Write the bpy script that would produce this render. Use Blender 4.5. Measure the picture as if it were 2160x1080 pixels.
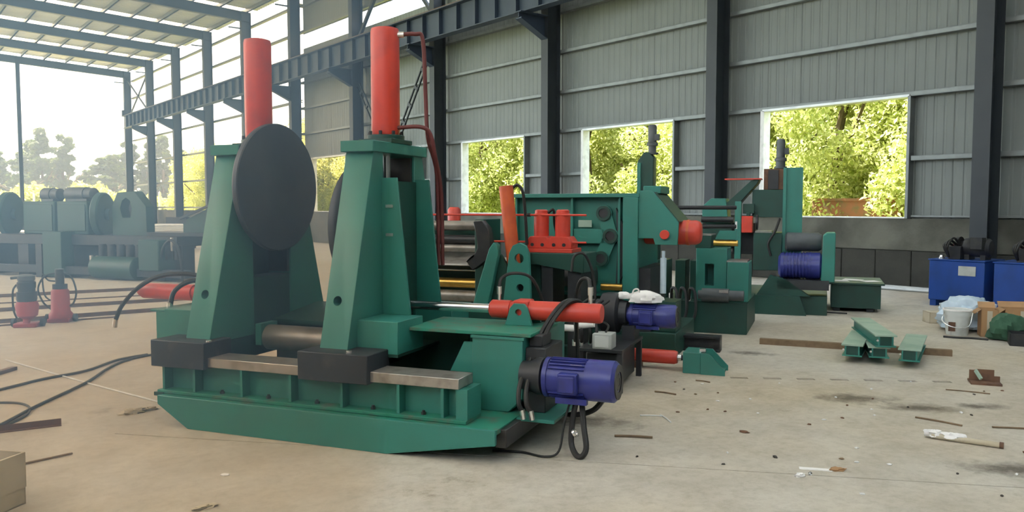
import bpy, bmesh, math, random
import numpy as np
from mathutils import Vector, Matrix
R = math.radians
random.seed(7)
SC = bpy.context.scene
for o in list(bpy.data.objects): bpy.data.objects.remove(o)
COL = SC.collection

# ------------------------------------------------------------------ camera
cam = bpy.data.cameras.new('camera'); cam_o = bpy.data.objects.new('camera', cam); COL.objects.link(cam_o)
cam.sensor_width = 36; cam.lens = 1700/2160*36; cam.clip_end = 2000
cam_o.location = (0, 0, 1.7)
cam_o.rotation_euler = (R(90)-math.atan(105/1700), 0, R(-39))
SC.camera = cam_o
# ------------------------------------------------------------------ sky, sun, exposure
SC.view_settings.view_transform = 'Standard'; SC.view_settings.look = 'None'
SC.view_settings.gamma = 1; SC.view_settings.exposure = .95
w = bpy.data.worlds.new('sky'); SC.world = w; w.use_nodes = True
nt = w.node_tree; bg = nt.nodes['Background']
sky = nt.nodes.new('ShaderNodeTexSky'); sky.sky_type = 'NISHITA'; sky.sun_disc = False
sky.sun_elevation = R(62); sky.sun_rotation = R(-35); sky.dust_density = 4; sky.air_density = 1.0
mixw = nt.nodes.new('ShaderNodeMix'); mixw.data_type = 'RGBA'; mixw.inputs[0].default_value = 0.55
mixw.inputs[7].default_value = (6.3, 7.2, 8.0, 1)
nt.links.new(sky.outputs[0], mixw.inputs[6]); nt.links.new(mixw.outputs[2], bg.inputs[0])
bg.inputs[1].default_value = 0.42
sun = bpy.data.lights.new('sun', 'SUN'); sun.energy = 13.0; sun.angle = R(1.5); sun.color = (1, .975, .93)
sun_o = bpy.data.objects.new('sun', sun); COL.objects.link(sun_o)
sd = Vector((-math.sin(R(35))*math.cos(R(62)), math.cos(R(35))*math.cos(R(62)), math.sin(R(62))))
sun_o.rotation_euler = sd.to_track_quat('Z', 'Y').to_euler()

# ------------------------------------------------------------------ materials
def nodes(name):
    m = bpy.data.materials.new(name); m.use_nodes = True
    return m, m.node_tree, m.node_tree.nodes['Principled BSDF']
def pmat(name, col, rough=.5, metal=0., col2=None, scale=6., lo=.45, hi=.7, bump=0., bscale=40., spec=.5, coat=0.):
    """noise-broken paint / metal; col2 is dust or wear mixed in by a noise"""
    m, t, b = nodes(name)
    b.inputs['Roughness'].default_value = rough; b.inputs['Metallic'].default_value = metal
    b.inputs['Specular IOR Level'].default_value = spec
    tc = t.nodes.new('ShaderNodeTexCoord')
    if col2 is None: col2 = tuple(c*.75 for c in col)
    n = t.nodes.new('ShaderNodeTexNoise'); n.inputs['Scale'].default_value = scale; n.inputs['Detail'].default_value = 6
    r = t.nodes.new('ShaderNodeValToRGB'); r.color_ramp.elements[0].position = lo; r.color_ramp.elements[1].position = hi
    r.color_ramp.elements[0].color = (*col, 1); r.color_ramp.elements[1].color = (*col2, 1)
    t.links.new(tc.outputs['Object'], n.inputs['Vector']); t.links.new(n.outputs[0], r.inputs[0]); t.links.new(r.outputs[0], b.inputs['Base Color'])
    if bump:
        n2 = t.nodes.new('ShaderNodeTexNoise'); n2.inputs['Scale'].default_value = bscale; n2.inputs['Detail'].default_value = 4
        bp = t.nodes.new('ShaderNodeBump'); bp.inputs['Strength'].default_value = bump; bp.inputs['Distance'].default_value = .02
        t.links.new(tc.outputs['Object'], n2.inputs['Vector']); t.links.new(n2.outputs[0], bp.inputs['Height']); t.links.new(bp.outputs[0], b.inputs['Normal'])
    return m
MT = {}
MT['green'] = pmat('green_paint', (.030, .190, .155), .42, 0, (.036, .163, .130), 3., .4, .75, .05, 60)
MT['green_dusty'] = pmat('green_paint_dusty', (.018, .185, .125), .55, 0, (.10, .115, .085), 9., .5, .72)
MT['green_shaded'] = pmat('green_paint_shaded', (.010, .056, .042), .45, 0, (.014, .046, .034), 4.)  # same green paint with the shade of the rear machines put into its colour
MT['pale_green'] = pmat('pale_green_primer', (.30, .40, .32), .6, 0, (.22, .33, .26), 5.)
MT['red'] = pmat('red_paint', (.60, .055, .032), .38, 0, (.48, .05, .035), 6.)
MT['orange'] = pmat('orange_paint', (.62, .11, .03), .45, 0, (.5, .08, .03), 6.)
MT['blue_motor'] = pmat('blue_motor_paint', (.028, .036, .21), .35, 0, (.025, .03, .15), 8.)
MT['blue_tank'] = pmat('blue_tank_paint', (.010, .055, .27), .4, 0, (.010, .045, .2), 3.)
MT['black'] = pmat('black_paint', (.018, .02, .024), .5, 0, (.03, .032, .034), 5.)
MT['blackmetal'] = pmat('dark_cast_metal', (.028, .030, .034), .42, .3, (.05, .048, .045), 7.)
MT['disc'] = pmat('dark_pressed_steel', (.040, .052, .072), .5, .3, (.085, .10, .12), 2.2, .35, .75, .05, 30)  # bluish veil of the glare mixed into the steel colour
MT['shoe'] = pmat('shoe_black_steel', (.026, .030, .036), .5, .2, (.085, .085, .085), 7., .55, .75)
MT['steel'] = pmat('ground_steel', (.42, .40, .37), .38, .75, (.26, .24, .21), 9.)
MT['chrome'] = pmat('polished_rod', (.72, .74, .76), .16, 1., (.62, .64, .66), 4.)
MT['gold'] = pmat('brass_shaft', (.72, .46, .12), .3, .9, (.5, .3, .08), 5.)
MT['roller'] = pmat('dull_roller_steel', (.30, .285, .26), .40, .6, (.18, .165, .15), 6.)
MT['dusty_cable'] = pmat('dusty_cable', (.085, .078, .068), .8)
MT['rubber'] = pmat('hose_rubber', (.016, .016, .016), .55)
MT['copper'] = pmat('red_brown_pipe', (.13, .028, .028), .5)
MT['column'] = pmat('column_blue_grey', (.020, .027, .033), .55, 0, (.026, .033, .038), 2.)
MT['crane'] = pmat('crane_girder_blue', (.022, .036, .060), .55, 0, (.03, .044, .066), 2.)
MT['galv'] = pmat('galvanised_steel', (.50, .52, .52), .42, .55, (.38, .40, .41), 3.)
MT['girt'] = pmat('dull_girt_steel', (.19, .21, .205), .45, .4, (.15, .16, .16), 3.)
MT['wall'] = pmat('grey_wall_sheet', (.150, .168, .158), .5, 0, (.130, .147, .138), .8, .35, .7)
MT['roof'] = pmat('roof_sheet', (.50, .55, .57), .6, 0, (.42, .46, .48), .6)
MT['whiteframe'] = pmat('white_frame', (.72, .73, .70), .5)
MT['cement'] = pmat('wall_cement', (.135, .135, .110), .9, 0, (.06, .06, .048), 1.1, .4, .65, .3, 20)
MT['block'] = pmat('wall_block', (.045, .045, .038), .95, 0, (.035, .035, .03), 3., .4, .65, .4, 25)
MT['white'] = pmat('white_cloth', (.78, .76, .74), .8, 0, (.66, .64, .62), 9.)
MT['plastic'] = pmat('pale_blue_plastic', (.52, .62, .70), .3, 0, (.40, .50, .58), 6.)
MT['bucket'] = pmat('white_bucket', (.58, .60, .58), .5, 0, (.42, .43, .40), 5.)
MT['carton'] = pmat('brown_carton', (.40, .23, .11), .85, 0, (.32, .19, .10), 5.)
MT['carton_pale'] = pmat('pale_carton', (.50, .44, .33), .85, 0, (.38, .32, .22), 5.)
MT['rust'] = pmat('rusty_steel', (.16, .085, .05), .8, .1, (.10, .055, .04), 12.)
MT['wood'] = pmat('brown_timber', (.20, .135, .08), .85, 0, (.15, .10, .06), 14.)
MT['greycast'] = pmat('grey_motor', (.085, .095, .10), .5, .2)
MT['greybox'] = pmat('grey_enclosure', (.42, .44, .42), .5)
MT['jackred'] = pmat('dull_red', (.38, .05, .06), .5)
MT['greencloth'] = pmat('dark_green_netting', (.03, .09, .05), .9, 0, (.05, .12, .07), 14.)
MT['cord'] = pmat('white_cord', (.7, .7, .68), .8)
MT['stain'] = pmat('spilled_dark_dirt', (.05, .045, .038), .8)
MT['silver'] = pmat('bright_metal', (.75, .75, .74), .25, .9)
MT['post'] = pmat('pale_post', (.60, .60, .58), .9)
MT['bark'] = pmat('bark', (.12, .085, .05), .95, 0, (.08, .06, .04), 10.)
MT['brickred'] = pmat('red_clay', (.30, .12, .06), .9, 0, (.16, .13, .06), 4.)
def ramp2(N, L, f):
    m_ = N('ShaderNodeMapRange'); m_.inputs[1].default_value = 1.45; m_.inputs[2].default_value = 2.35; L(f, m_.inputs[0])
    r = N('ShaderNodeValToRGB'); r.color_ramp.elements[0].color = (.30, .28, .27, 1); r.color_ramp.elements[1].color = (1, 1, 1, 1); L(m_.outputs[0], r.inputs[0])
    return r.outputs[0]
def floor_mat():
    m, t, b = nodes('concrete_floor'); b.inputs['Roughness'].default_value = .62; b.inputs['Specular IOR Level'].default_value = .35
    L = t.links.new; N = t.nodes.new
    tc = N('ShaderNodeTexCoord')
    def noise(s, d=6, r=.6):
        n = N('ShaderNodeTexNoise'); n.inputs['Scale'].default_value = s; n.inputs['Detail'].default_value = d; n.inputs['Roughness'].default_value = r
        L(tc.outputs['Object'], n.inputs['Vector']); return n.outputs[0]
    def ramp(f, a, b_, c1, c2):
        r = N('ShaderNodeValToRGB'); r.color_ramp.elements[0].position = a; r.color_ramp.elements[1].position = b_
        r.color_ramp.elements[0].color = (*c1, 1); r.color_ramp.elements[1].color = (*c2, 1); L(f, r.inputs[0]); return r.outputs[0]
    def mul(a, b_, f=1.):
        x = N('ShaderNodeMix'); x.data_type = 'RGBA'; x.blend_type = 'MULTIPLY'; x.inputs[0].default_value = f
        L(a, x.inputs[6]); L(b_, x.inputs[7]); return x.outputs[2]
    base = ramp(noise(.35, 4), .38, .66, (.52, .485, .42), (.50, .43, .325))
    c = mul(base, ramp(noise(2.2, 8, .7), .34, .62, (.72, .70, .67), (1, 1, 1)), .75)
    c = mul(c, ramp(noise(14, 6, .7), .35, .55, (.70, .68, .64), (1, 1, 1)), .45)
    c = mul(c, ramp(noise(.9, 8, .75), .30, .38, (.52, .48, .43), (1, 1, 1)), .8)
    c = mul(c, ramp(noise(70, 2, .6), .28, .40, (.7, .68, .64), (1, 1, 1)), .4)
    # spilled oil and swept dirt, each a patch of its own
    for sx, sy, rad, ang in ((7.96, 5.46, .30, -.9), (6.79, 3.58, .42, -.8), (6.91, 3.05, .36, -.8), (5.73, 1.95, .34, -.8), (7.35, 2.75, .25, -.8), (4.4, 4.6, .5, -1.), (3.9, 8.4, .6, .3)):
        mp = N('ShaderNodeMapping'); mp.vector_type = 'TEXTURE'; mp.inputs['Location'].default_value = (sx, sy, 0); mp.inputs['Rotation'].default_value = (0, 0, ang); mp.inputs['Scale'].default_value = (rad, rad*.5, 1)
        L(tc.outputs['Object'], mp.inputs['Vector'])
        ln = N('ShaderNodeVectorMath'); ln.operation = 'LENGTH'; L(mp.outputs[0], ln.inputs[0])
        ad = N('ShaderNodeMath'); ad.operation = 'MULTIPLY_ADD'; L(noise(5.5, 8, .75), ad.inputs[0]); ad.inputs[1].default_value = 2.6; L(ln.outputs['Value'], ad.inputs[2])
        c = mul(c, ramp2(N, L, ad.outputs[0]), 1.)
    L(c, b.inputs['Base Color'])
    bp = N('ShaderNodeBump'); bp.inputs['Strength'].default_value = .12; bp.inputs['Distance'].default_value = .01
    L(noise(18, 6), bp.inputs['Height']); L(bp.outputs[0], b.inputs['Normal'])
    return m
MT['floor'] = floor_mat()
def leaf_mat(name, c1, c2):
    m, t, b = nodes(name); N = t.nodes.new; L = t.links.new
    oi = N('ShaderNodeNewGeometry'); r = N('ShaderNodeValToRGB')
    r.color_ramp.elements[0].color = (*c1, 1); r.color_ramp.elements[1].color = (*c2, 1)
    L(oi.outputs['Random Per Island'], r.inputs[0]); L(r.outputs[0], b.inputs['Base Color']); b.inputs['Roughness'].default_value = .45
    tr = N('ShaderNodeBsdfTranslucent'); L(r.outputs[0], tr.inputs[0])
    mx = N('ShaderNodeMixShader'); mx.inputs[0].default_value = .5
    L(b.outputs[0], mx.inputs[1]); L(tr.outputs[0], mx.inputs[2]); L(mx.outputs[0], t.nodes['Material Output'].inputs[0])
    return m
MT['leaf'] = leaf_mat('sunlit_leaf', (.34, .41, .08), (.84, .84, .40))
MT['leaf_far'] = leaf_mat('far_leaf', (.07, .12, .05), (.17, .22, .09))
MT['grass'] = pmat('dry_grass', (.30, .34, .10), .95, 0, (.42, .42, .18), .12, .35, .7)
def trans_mat(name, col, f):
    m, t, b = nodes(name); b.inputs['Base Color'].default_value = (*col, 1)
    tr = t.nodes.new('ShaderNodeBsdfTranslucent'); tr.inputs[0].default_value = (*col, 1)
    mx = t.nodes.new('ShaderNodeMixShader'); mx.inputs[0].default_value = f
    t.links.new(b.outputs[0], mx.inputs[1]); t.links.new(tr.outputs[0], mx.inputs[2]); t.links.new(mx.outputs[0], t.nodes['Material Output'].inputs[0])
    return m
MT['skylight'] = trans_mat('skylight_sheet', (.95, .96, .95), .93)

# ------------------------------------------------------------------ mesh builder
class MB:
    def __init__(s): s.v = []; s.f = []
    def add(s, vs, fs):
        b = len(s.v); s.v += [tuple(map(float, q)) for q in vs]; s.f += [tuple(i+b for i in q) for q in fs]; return s
    def box(s, x0, x1, y0, y1, z0, z1):
        return s.add([(x0,y0,z0),(x1,y0,z0),(x1,y1,z0),(x0,y1,z0),(x0,y0,z1),(x1,y0,z1),(x1,y1,z1),(x0,y1,z1)],
                     [(0,3,2,1),(4,5,6,7),(0,1,5,4),(1,2,6,5),(2,3,7,6),(3,0,4,7)])
    def prism(s, pts, ax, a0, a1):
        n = len(pts)
        def P(p, a): return {'x': (a, p[0], p[1]), 'y': (p[0], a, p[1]), 'z': (p[0], p[1], a)}[ax]
        vs = [P(p, a0) for p in pts]+[P(p, a1) for p in pts]
        fs = [tuple(range(n)), tuple(range(2*n-1, n-1, -1))]+[(i, (i+1) % n, n+(i+1) % n, n+i) for i in range(n)]
        return s.add(vs, fs)
    def lathe(s, p0, p1, prof, n=24):
        """prof: list of (t along p0->p1 in metres, radius)"""
        p0 = Vector(p0); d = (Vector(p1)-p0).normalized(); a = d.orthogonal().normalized(); b = d.cross(a)
        vs = []; fs = []; m = len(prof)
        for t, r in prof:
            for i in range(n):
                an = 2*math.pi*i/n; vs.append(p0+d*t+(a*math.cos(an)+b*math.sin(an))*r)
        for j in range(m-1):
            for i in range(n): fs.append((j*n+i, j*n+(i+1) % n, (j+1)*n+(i+1) % n, (j+1)*n+i))
        fs.append(tuple(range(n-1, -1, -1))); fs.append(tuple(range((m-1)*n, m*n)))
        return s.add(vs, fs)
    def cyl(s, p0, p1, r, r1=None, n=24):
        l = (Vector(p1)-Vector(p0)).length
        return s.lathe(p0, p1, [(0, r), (l, r if r1 is None else r1)], n)
    def ring(s, p0, p1, ro, ri, n=28):
        l = (Vector(p1)-Vector(p0)).length
        p0 = Vector(p0); d = (Vector(p1)-p0).normalized(); a = d.orthogonal().normalized(); b = d.cross(a)
        pr = [(0, ro), (l, ro), (l, ri), (0, ri)]; vs = []; fs = []
        for t, r in pr:
            for i in range(n):
                an = 2*math.pi*i/n; vs.append(p0+d*t+(a*math.cos(an)+b*math.sin(an))*r)
        for j in range(4):
            for i in range(n): fs.append((j*n+i, j*n+(i+1) % n, ((j+1) % 4)*n+(i+1) % n, ((j+1) % 4)*n+i))
        return s.add(vs, fs)
    def tube(s, pts, r, n=8, sub=6):
        P = [Vector(p) for p in pts]; Q = []
        if len(P) > 2 and sub > 1:
            E_ = [2*P[0]-P[1]]+P+[2*P[-1]-P[-2]]
            for i in range(1, len(E_)-2):
                for k in range(sub):
                    t = k/sub; a, b, c, d = E_[i-1], E_[i], E_[i+1], E_[i+2]
                    Q.append(.5*((2*b)+(c-a)*t+(2*a-5*b+4*c-d)*t*t+(3*b-a-3*c+d)*t**3))
            Q.append(P[-1])
        else: Q = P
        vs = []; fs = []; prev = None
        for i, q in enumerate(Q):
            d = (Q[min(i+1, len(Q)-1)]-Q[max(i-1, 0)]).normalized()
            a = d.orthogonal().normalized() if prev is None else (prev-d*prev.dot(d)).normalized()
            prev = a; b = d.cross(a)
            for k in range(n):
                an = 2*math.pi*k/n; vs.append(q+(a*math.cos(an)+b*math.sin(an))*r)
        m = len(Q)
        for j in range(m-1):
            for i in range(n): fs.append((j*n+i, j*n+(i+1) % n, (j+1)*n+(i+1) % n, (j+1)*n+i))
        fs.append(tuple(range(n-1, -1, -1))); fs.append(tuple(range((m-1)*n, m*n)))
        return s.add(vs, fs)
    def bar(s, p0, p1, w_, h):
        """rectangular bar between two points"""
        p0 = Vector(p0); p1 = Vector(p1); d = (p1-p0).normalized()
        u = Vector((0, 0, 1)) if abs(d.z) < .95 else Vector((1, 0, 0))
        a = d.cross(u).normalized(); b = a.cross(d).normalized()
        vs = [p+a*x*w_/2+b*y*h/2 for p in (p0, p1) for x, y in ((-1,-1),(1,-1),(1,1),(-1,1))]
        return s.add(vs, [(0,1,2,3),(7,6,5,4),(0,4,5,1),(1,5,6,2),(2,6,7,3),(3,7,4,0)])
    def blob(s, c, rx, ry, rz, seed=0, amp=.18, n=18, m=12, flat=True):
        rnd = random.Random(seed); ph = [(rnd.uniform(0, 6.3), rnd.uniform(0, 6.3), rnd.randint(2, 6), rnd.randint(1, 5)) for _ in range(7)]
        vs = []; fs = []
        for j in range(m+1):
            th = math.pi*j/m
            for i in range(n):
                an = 2*math.pi*i/n
                k = 1+amp*sum(math.sin(a+p*an)*math.cos(b+q*th*2) for a, b, p, q in ph)/3*math.sin(th)
                z = math.cos(th)*rz*k
                if flat and z < -.35*rz: z = -.35*rz
                vs.append((c[0]+rx*k*math.sin(th)*math.cos(an), c[1]+ry*k*math.sin(th)*math.sin(an), c[2]+z))
        for j in range(m):
            for i in range(n): fs.append((j*n+i, (j+1)*n+i, (j+1)*n+(i+1) % n, j*n+(i+1) % n))
        return s.add(vs, fs)
    def mesh(s, name, mat, bevel=0., off=(0, 0, 0), smooth=40):
        me = bpy.data.meshes.new(name)
        me.from_pydata([(a-off[0], b-off[1], c-off[2]) for a, b, c in s.v], [], s.f)
        bm = bmesh.new(); bm.from_mesh(me)
        bmesh.ops.remove_doubles(bm, verts=bm.verts, dist=1e-5)
        bmesh.ops.recalc_face_normals(bm, faces=bm.faces)
        if bevel:
            ed = [e for e in bm.edges if len(e.link_faces) == 2 and e.calc_face_angle(0) > R(35)]
            bmesh.ops.bevel(bm, geom=ed, offset=bevel, segments=1, affect='EDGES', clamp_overlap=True)
        bm.to_mesh(me); bm.free()
        me.materials.append(MT[mat] if isinstance(mat, str) else mat)
        if smooth:
            for p in me.polygons: p.use_smooth = True
            me.set_sharp_from_angle(angle=R(smooth))
        return me
OFF = {}
def link(name, me, parent=None):
    o = bpy.data.objects.new(name, me); COL.objects.link(o)
    if parent is not None: o.parent = parent; OFF[o] = OFF.get(parent, (0, 0, 0))
    return o
def part(name, mb, mat, parent, bevel=0., label=None, smooth=40):
    o = link(name, mb.mesh(name, mat, bevel, OFF.get(parent, (0, 0, 0)), smooth), parent)
    if label: o['label'] = label
    return o
def tag(o, label, cat=None, group=None, kind=None):
    o['label'] = label
    if cat: o['category'] = cat
    if group: o['group'] = group
    if kind: o['kind'] = kind
    return o
# the production line stands at -60 degrees to the hall; u to the right along it, v away
LO = Vector((1.889, 6.277, 0)); LU = Vector((.5, -.8660254, 0)); LV = Vector((.8660254, .5, 0))
def L(u, v, z=0.): return LO+LU*u+LV*v+Vector((0, 0, z))
def thing(name, label, cat, org=(0, 0, 0), group=None, line=True, rot=0., kind=None):
    """Empty at the base of a thing; parts are given in the frame's own coordinates"""
    o = bpy.data.objects.new(name, None); COL.objects.link(o); o.empty_display_size = .2
    if line: o.location = L(*org); o.rotation_euler = (0, 0, R(-60)); OFF[o] = org
    else: o.location = org; o.rotation_euler = (0, 0, rot); OFF[o] = (0, 0, 0)
    return tag(o, label, cat, group, kind)
def solo(name, mb, mat, label, cat, org=(0, 0, 0), group=None, line=True, rot=0., kind=None, bevel=0., smooth=40):
    """a thing of one mesh, given in coordinates relative to org"""
    o = link(name, mb.mesh(name, mat, bevel, (0, 0, 0), smooth))
    if line: o.location = L(*org); o.rotation_euler = (0, 0, R(-60)+rot)
    else: o.location = org; o.rotation_euler = (0, 0, rot)
    return tag(o, label, cat, group, kind)
def cut(o, mb):
    """cut holes into o (cutter in o's own coordinates, before the parent offset)"""
    off = OFF.get(o, (0, 0, 0))
    c = bpy.data.objects.new('cutter', mb.mesh('cutter', 'black', 0, off, 0)); COL.objects.link(c)
    c.parent = o.parent
    c.location = o.location; c.rotation_euler = o.rotation_euler
    md = o.modifiers.new('b', 'BOOLEAN'); md.object = c; md.operation = 'DIFFERENCE'; md.solver = 'EXACT'
    bpy.context.view_layer.update()
    dg = bpy.context.evaluated_depsgraph_get()
    me = bpy.data.meshes.new_from_object(o.evaluated_get(dg)); me.name = o.name
    o.modifiers.clear(); o.data = me
    while len(me.materials) > 1: me.materials.pop(index=len(me.materials)-1)
    for p in me.polygons: p.material_index = 0; p.use_smooth = True
    me.set_sharp_from_angle(angle=R(40))
    bpy.data.objects.remove(c)
def copy_tree(o, parent=None):
    c = o.copy(); COL.objects.link(c)
    if parent: c.parent = parent
    for ch in [q for q in bpy.data.objects if q.parent == o]: copy_tree(ch, c)
    return c
def struct(name, mb, mat, label, bevel=0., cat=None):
    o = link(name, mb.mesh(name, mat, bevel)); return tag(o, label, cat, None, 'structure')

# ================================================================== THE HALL
YS = 6.05; Y0 = 6.13; KN, KF = -3, 10
XC = 16.25; XW = 16.66; EAVE = 11.75; RIDGE_X = 4.4; SLOPE = .048; XL = -7.9
def cy(k): return Y0+YS*k
YN, YF = cy(KN), cy(KF)

# floor with cut joints and slots
fl_o = struct('floor', MB().box(XL-1, XW+.4, YN-1, YF+4, -.3, 0), 'floor', 'dusty beige concrete workshop floor')
ct = MB()
def rotrect(mb, cx, cy_, a, l, w_, d):
    c, s = math.cos(a), math.sin(a); vs = []
    for z in (-d, .05):
        for x, y in ((-l/2, -w_/2), (l/2, -w_/2), (l/2, w_/2), (-l/2, w_/2)): vs.append((cx+c*x-s*y, cy_+s*x+c*y, z))
    mb.add(vs, [(0,3,2,1),(4,5,6,7),(0,1,5,4),(1,2,6,5),(2,3,7,6),(3,0,4,7)])
JA = math.atan2(2.35-3.76, 4.92-3.73)
rotrect(ct, 4.33, 3.05, JA, 9.0, .012, .03)
SA = math.atan2(3.28-4.73, 8.21-6.73)
for i in range(7):
    t = i/6*.93; rotrect(ct, 6.73+1.48*t, 4.73-1.45*t, SA, .17, .075, .12)
cut(fl_o, ct)

# right wall: low masonry with block course, sheets, girts, braces as its pieces
wr = struct('wall_right', MB().box(XW-.02, XW+.3, YN, YF, .80, 1.45).box(XW+.04, XW+.3, YN, YF, 0, .80), 'cement', 'long right wall with grey cladding above a low cement wall')
bl = MB().box(-.04, .04, -.37, .37, 0, .765).mesh('block', 'block', .012)
i = 0
y = cy(-1)+.4
while y < cy(4):
    o = link('block', bl, wr); o.location = (XW+.03, y, .02); y += .752
def sheet_mesh(wid, z0, z1, ribs):
    prof = []; d = .009
    for r_ in range(ribs):
        a = wid*r_/ribs; p = wid/ribs
        prof += [(a, 0), (a+p*.62, 0), (a+p*.72, d), (a+p*.90, d)]
    prof.append((wid, 0)); mb = MB(); n = len(prof)
    mb.add([(x, yy, z0) for yy, x in prof]+[(x, yy, z1) for yy, x in prof]+[(x+.02, yy, z0) for yy, x in prof]+[(x+.02, yy, z1) for yy, x in prof],
           [(i, i+1, n+i+1, n+i) for i in range(n-1)]+[(2*n+i+1, 2*n+i, 3*n+i, 3*n+i+1) for i in range(n-1)])
    return mb.mesh('wall_sheet', 'wall', 0, (0, 0, 0), 20)
WIN0, WIN1 = 1.57, 4.97
segs = [(0, .785), (.785, .785)]+[(1.57+.85*i, .85) for i in range(4)]+[(4.97, 1.08)]
mc = {}
def sheet(wid, z0, z1):
    k = (round(wid, 3), z0, z1)
    if k not in mc: mc[k] = sheet_mesh(wid-.004, z0, z1, 4 if wid < 1 else 5)
    return mc[k]
for k in range(KN, 5):
    for a, wd in segs:
        win = k >= 0 and WIN0-.01 <= a < WIN1-.1  # unseen near bays stay windowless to keep their light off the side faces
        for z0, z1 in (((3.94 if win else 1.45), 9.15), (9.82, EAVE+.3)):
            o = link('wall_sheet', sheet(wd, z0, z1), wr); o.location = (XW+.06+random.uniform(-.003, .003), cy(k)+a, 0)
# girts (C sections)
def girt_mesh(l, s=.10):
    return MB().box(0, .16, 0, l, s/2-.012, s/2).box(0, .16, 0, l, -s/2, -s/2+.012).box(.0, .012, 0, l, -s/2, s/2).mesh('girt', 'girt')
gm = girt_mesh(YS-.02)
gma, gmb = girt_mesh(WIN0-.06), girt_mesh(YS-WIN1-.06)
for k in range(KN, KF):
    zs = (2.67, 3.96, 5.12, 6.32, 7.52, 8.72, 9.9, 11.1) if k < 5 else (1.62, 3.3, 5.0, 6.7, 8.4, 9.9, 11.2)
    for z in zs:
        if 0 <= k < 5 and z < 3:
            o = link('girt', gma, wr); o.location = (XW-.12, cy(k), z)
            o = link('girt', gmb, wr); o.location = (XW-.12, cy(k)+WIN1+.06, z)
        else:
            o = link('girt', gm, wr); o.location = (XW-.12, cy(k), z)
    if k < 5:   # bottom angle on the low wall beside the window
        for a, ml in ((0, gma), (WIN1+.06, gmb)):
            o = link('sill_angle', ml, wr); o.location = (XW-.05, cy(k)+a, 1.50); o.scale = (1, 1, .4)
def lattice(p0, p1):
    p0 = Vector(p0); p1 = Vector(p1); d = (p1-p0).normalized(); n = Vector((1, 0, 0)).cross(d).normalized(); mb = MB()
    for s_ in (-.11, .11): mb.bar(p0+n*s_, p1+n*s_, .06, .05)
    l = (p1-p0).length; t = .4
    while t < l-.2:
        c = p0+d*t; mb.bar(c-n*.14, c+n*.14, .07, .12); t += .75
    return mb
yb0, yb1 = cy(3), cy(4)
ym = yb0+3.45
for a, b in (((XC+.05, yb0+.35, 7.6), (XC+.05, ym, 3.5)), ((XC+.05, yb1-.1, 6.7), (XC+.05, ym, 3.5)), ((XC+.05, ym, 3.5), (XC+.05, yb0+.2, .6)), ((XC+.05, ym, 3.5), (XC+.05, yb1-.2, .6))): part('brace', lattice(a, b), 'column', wr)
for a, b in (((XC, yb0+.1, 8.4), (XC, (yb0+yb1)/2, 11.4)), ((XC, yb1-.1, 8.4), (XC, (yb0+yb1)/2, 11.4))): part('brace', MB().bar(a, b, .12, .12), 'column', wr)
ye0, ye1 = cy(9), cy(10)
for a, b in (((XC, ye0, 8.2), (XC, ye1, 11.3)), ((XC, ye1, 8.2), (XC, ye0, 11.3))): part('brace', MB().bar(a, b, .09, .09), 'column', wr)
# window openings in the cladding
for n_, k in enumerate((0, 1, 2, 3, 4)):
    a, b = cy(k)+WIN0, cy(k)+WIN1
    wn = bpy.data.objects.new('window_%d' % (n_+1), None); COL.objects.link(wn); wn.location = (XW, cy(k)+WIN0, 1.45)
    OFF[wn] = (XW, cy(k)+WIN0, 1.45)
    tag(wn, 'unglazed rectangular window opening with pale frame, number %d from the right' % (n_+1) if k >= 0 else 'unglazed window opening near the camera end', None, None, 'structure')
    for yy, mj, hw in ((a, 'girt', .03), (b, 'whiteframe', .05)): part('jamb', MB().box(XW-.14, XW+.12, yy-hw, yy+hw, 1.45, 3.92), mj, wn, .004)
    part('head', MB().box(XW-.14, XW+.12, a, b, 3.90, 3.95), 'galv', wn)
    part('sill', MB().box(XW-.04, XW+.32, a, b, 1.45, 1.475), 'whiteframe', wn)

# columns (H section, corbel carrying the crane girder)
def hsec(d=.5, b=.30, h=11.9, tf=.02, tw=.014):
    return MB().box(-d/2, -d/2+tf, -b/2, b/2, 0, h).box(d/2-tf, d/2, -b/2, b/2, 0, h).box(-d/2+tf, d/2-tf, -tw/2, tw/2, 0, h)
cm = hsec().mesh('steel_column', 'column')
corb = MB().prism([(-.25, 7.3), (-1.25, 7.3), (-1.25, 7.12), (-.25, 6.65)], 'y', -.012, .012).box(-1.28, -.25, -.15, .15, 7.28, 7.31)
corb.prism([(-.25, 6.63), (-1.25, 7.10), (-1.25, 7.13), (-.25, 6.66)], 'y', -.13, .13)
corbm = corb.mesh('corbel', 'crane')
ORD = ['first', 'second', 'third', 'fourth', 'fifth', 'sixth', 'seventh', 'eighth', 'ninth', 'tenth', 'eleventh']
for k in range(-1, KF+1):
    o = link('steel_column', cm); o.location = (XC, cy(k), 0)
    tag(o, 'dark blue-grey steel H column on the window wall, %s from the right' % (ORD[k]) if k >= 0 else 'dark steel H column just outside the right edge', 'column', 'columns along the right wall', 'structure')
    if k < KF: link('corbel', corbm, o)
    if k >= 5: part('eave_stub', MB().box(-.9, -.2, -.03, .03, 11.0, 11.06), 'column', o)
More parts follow.
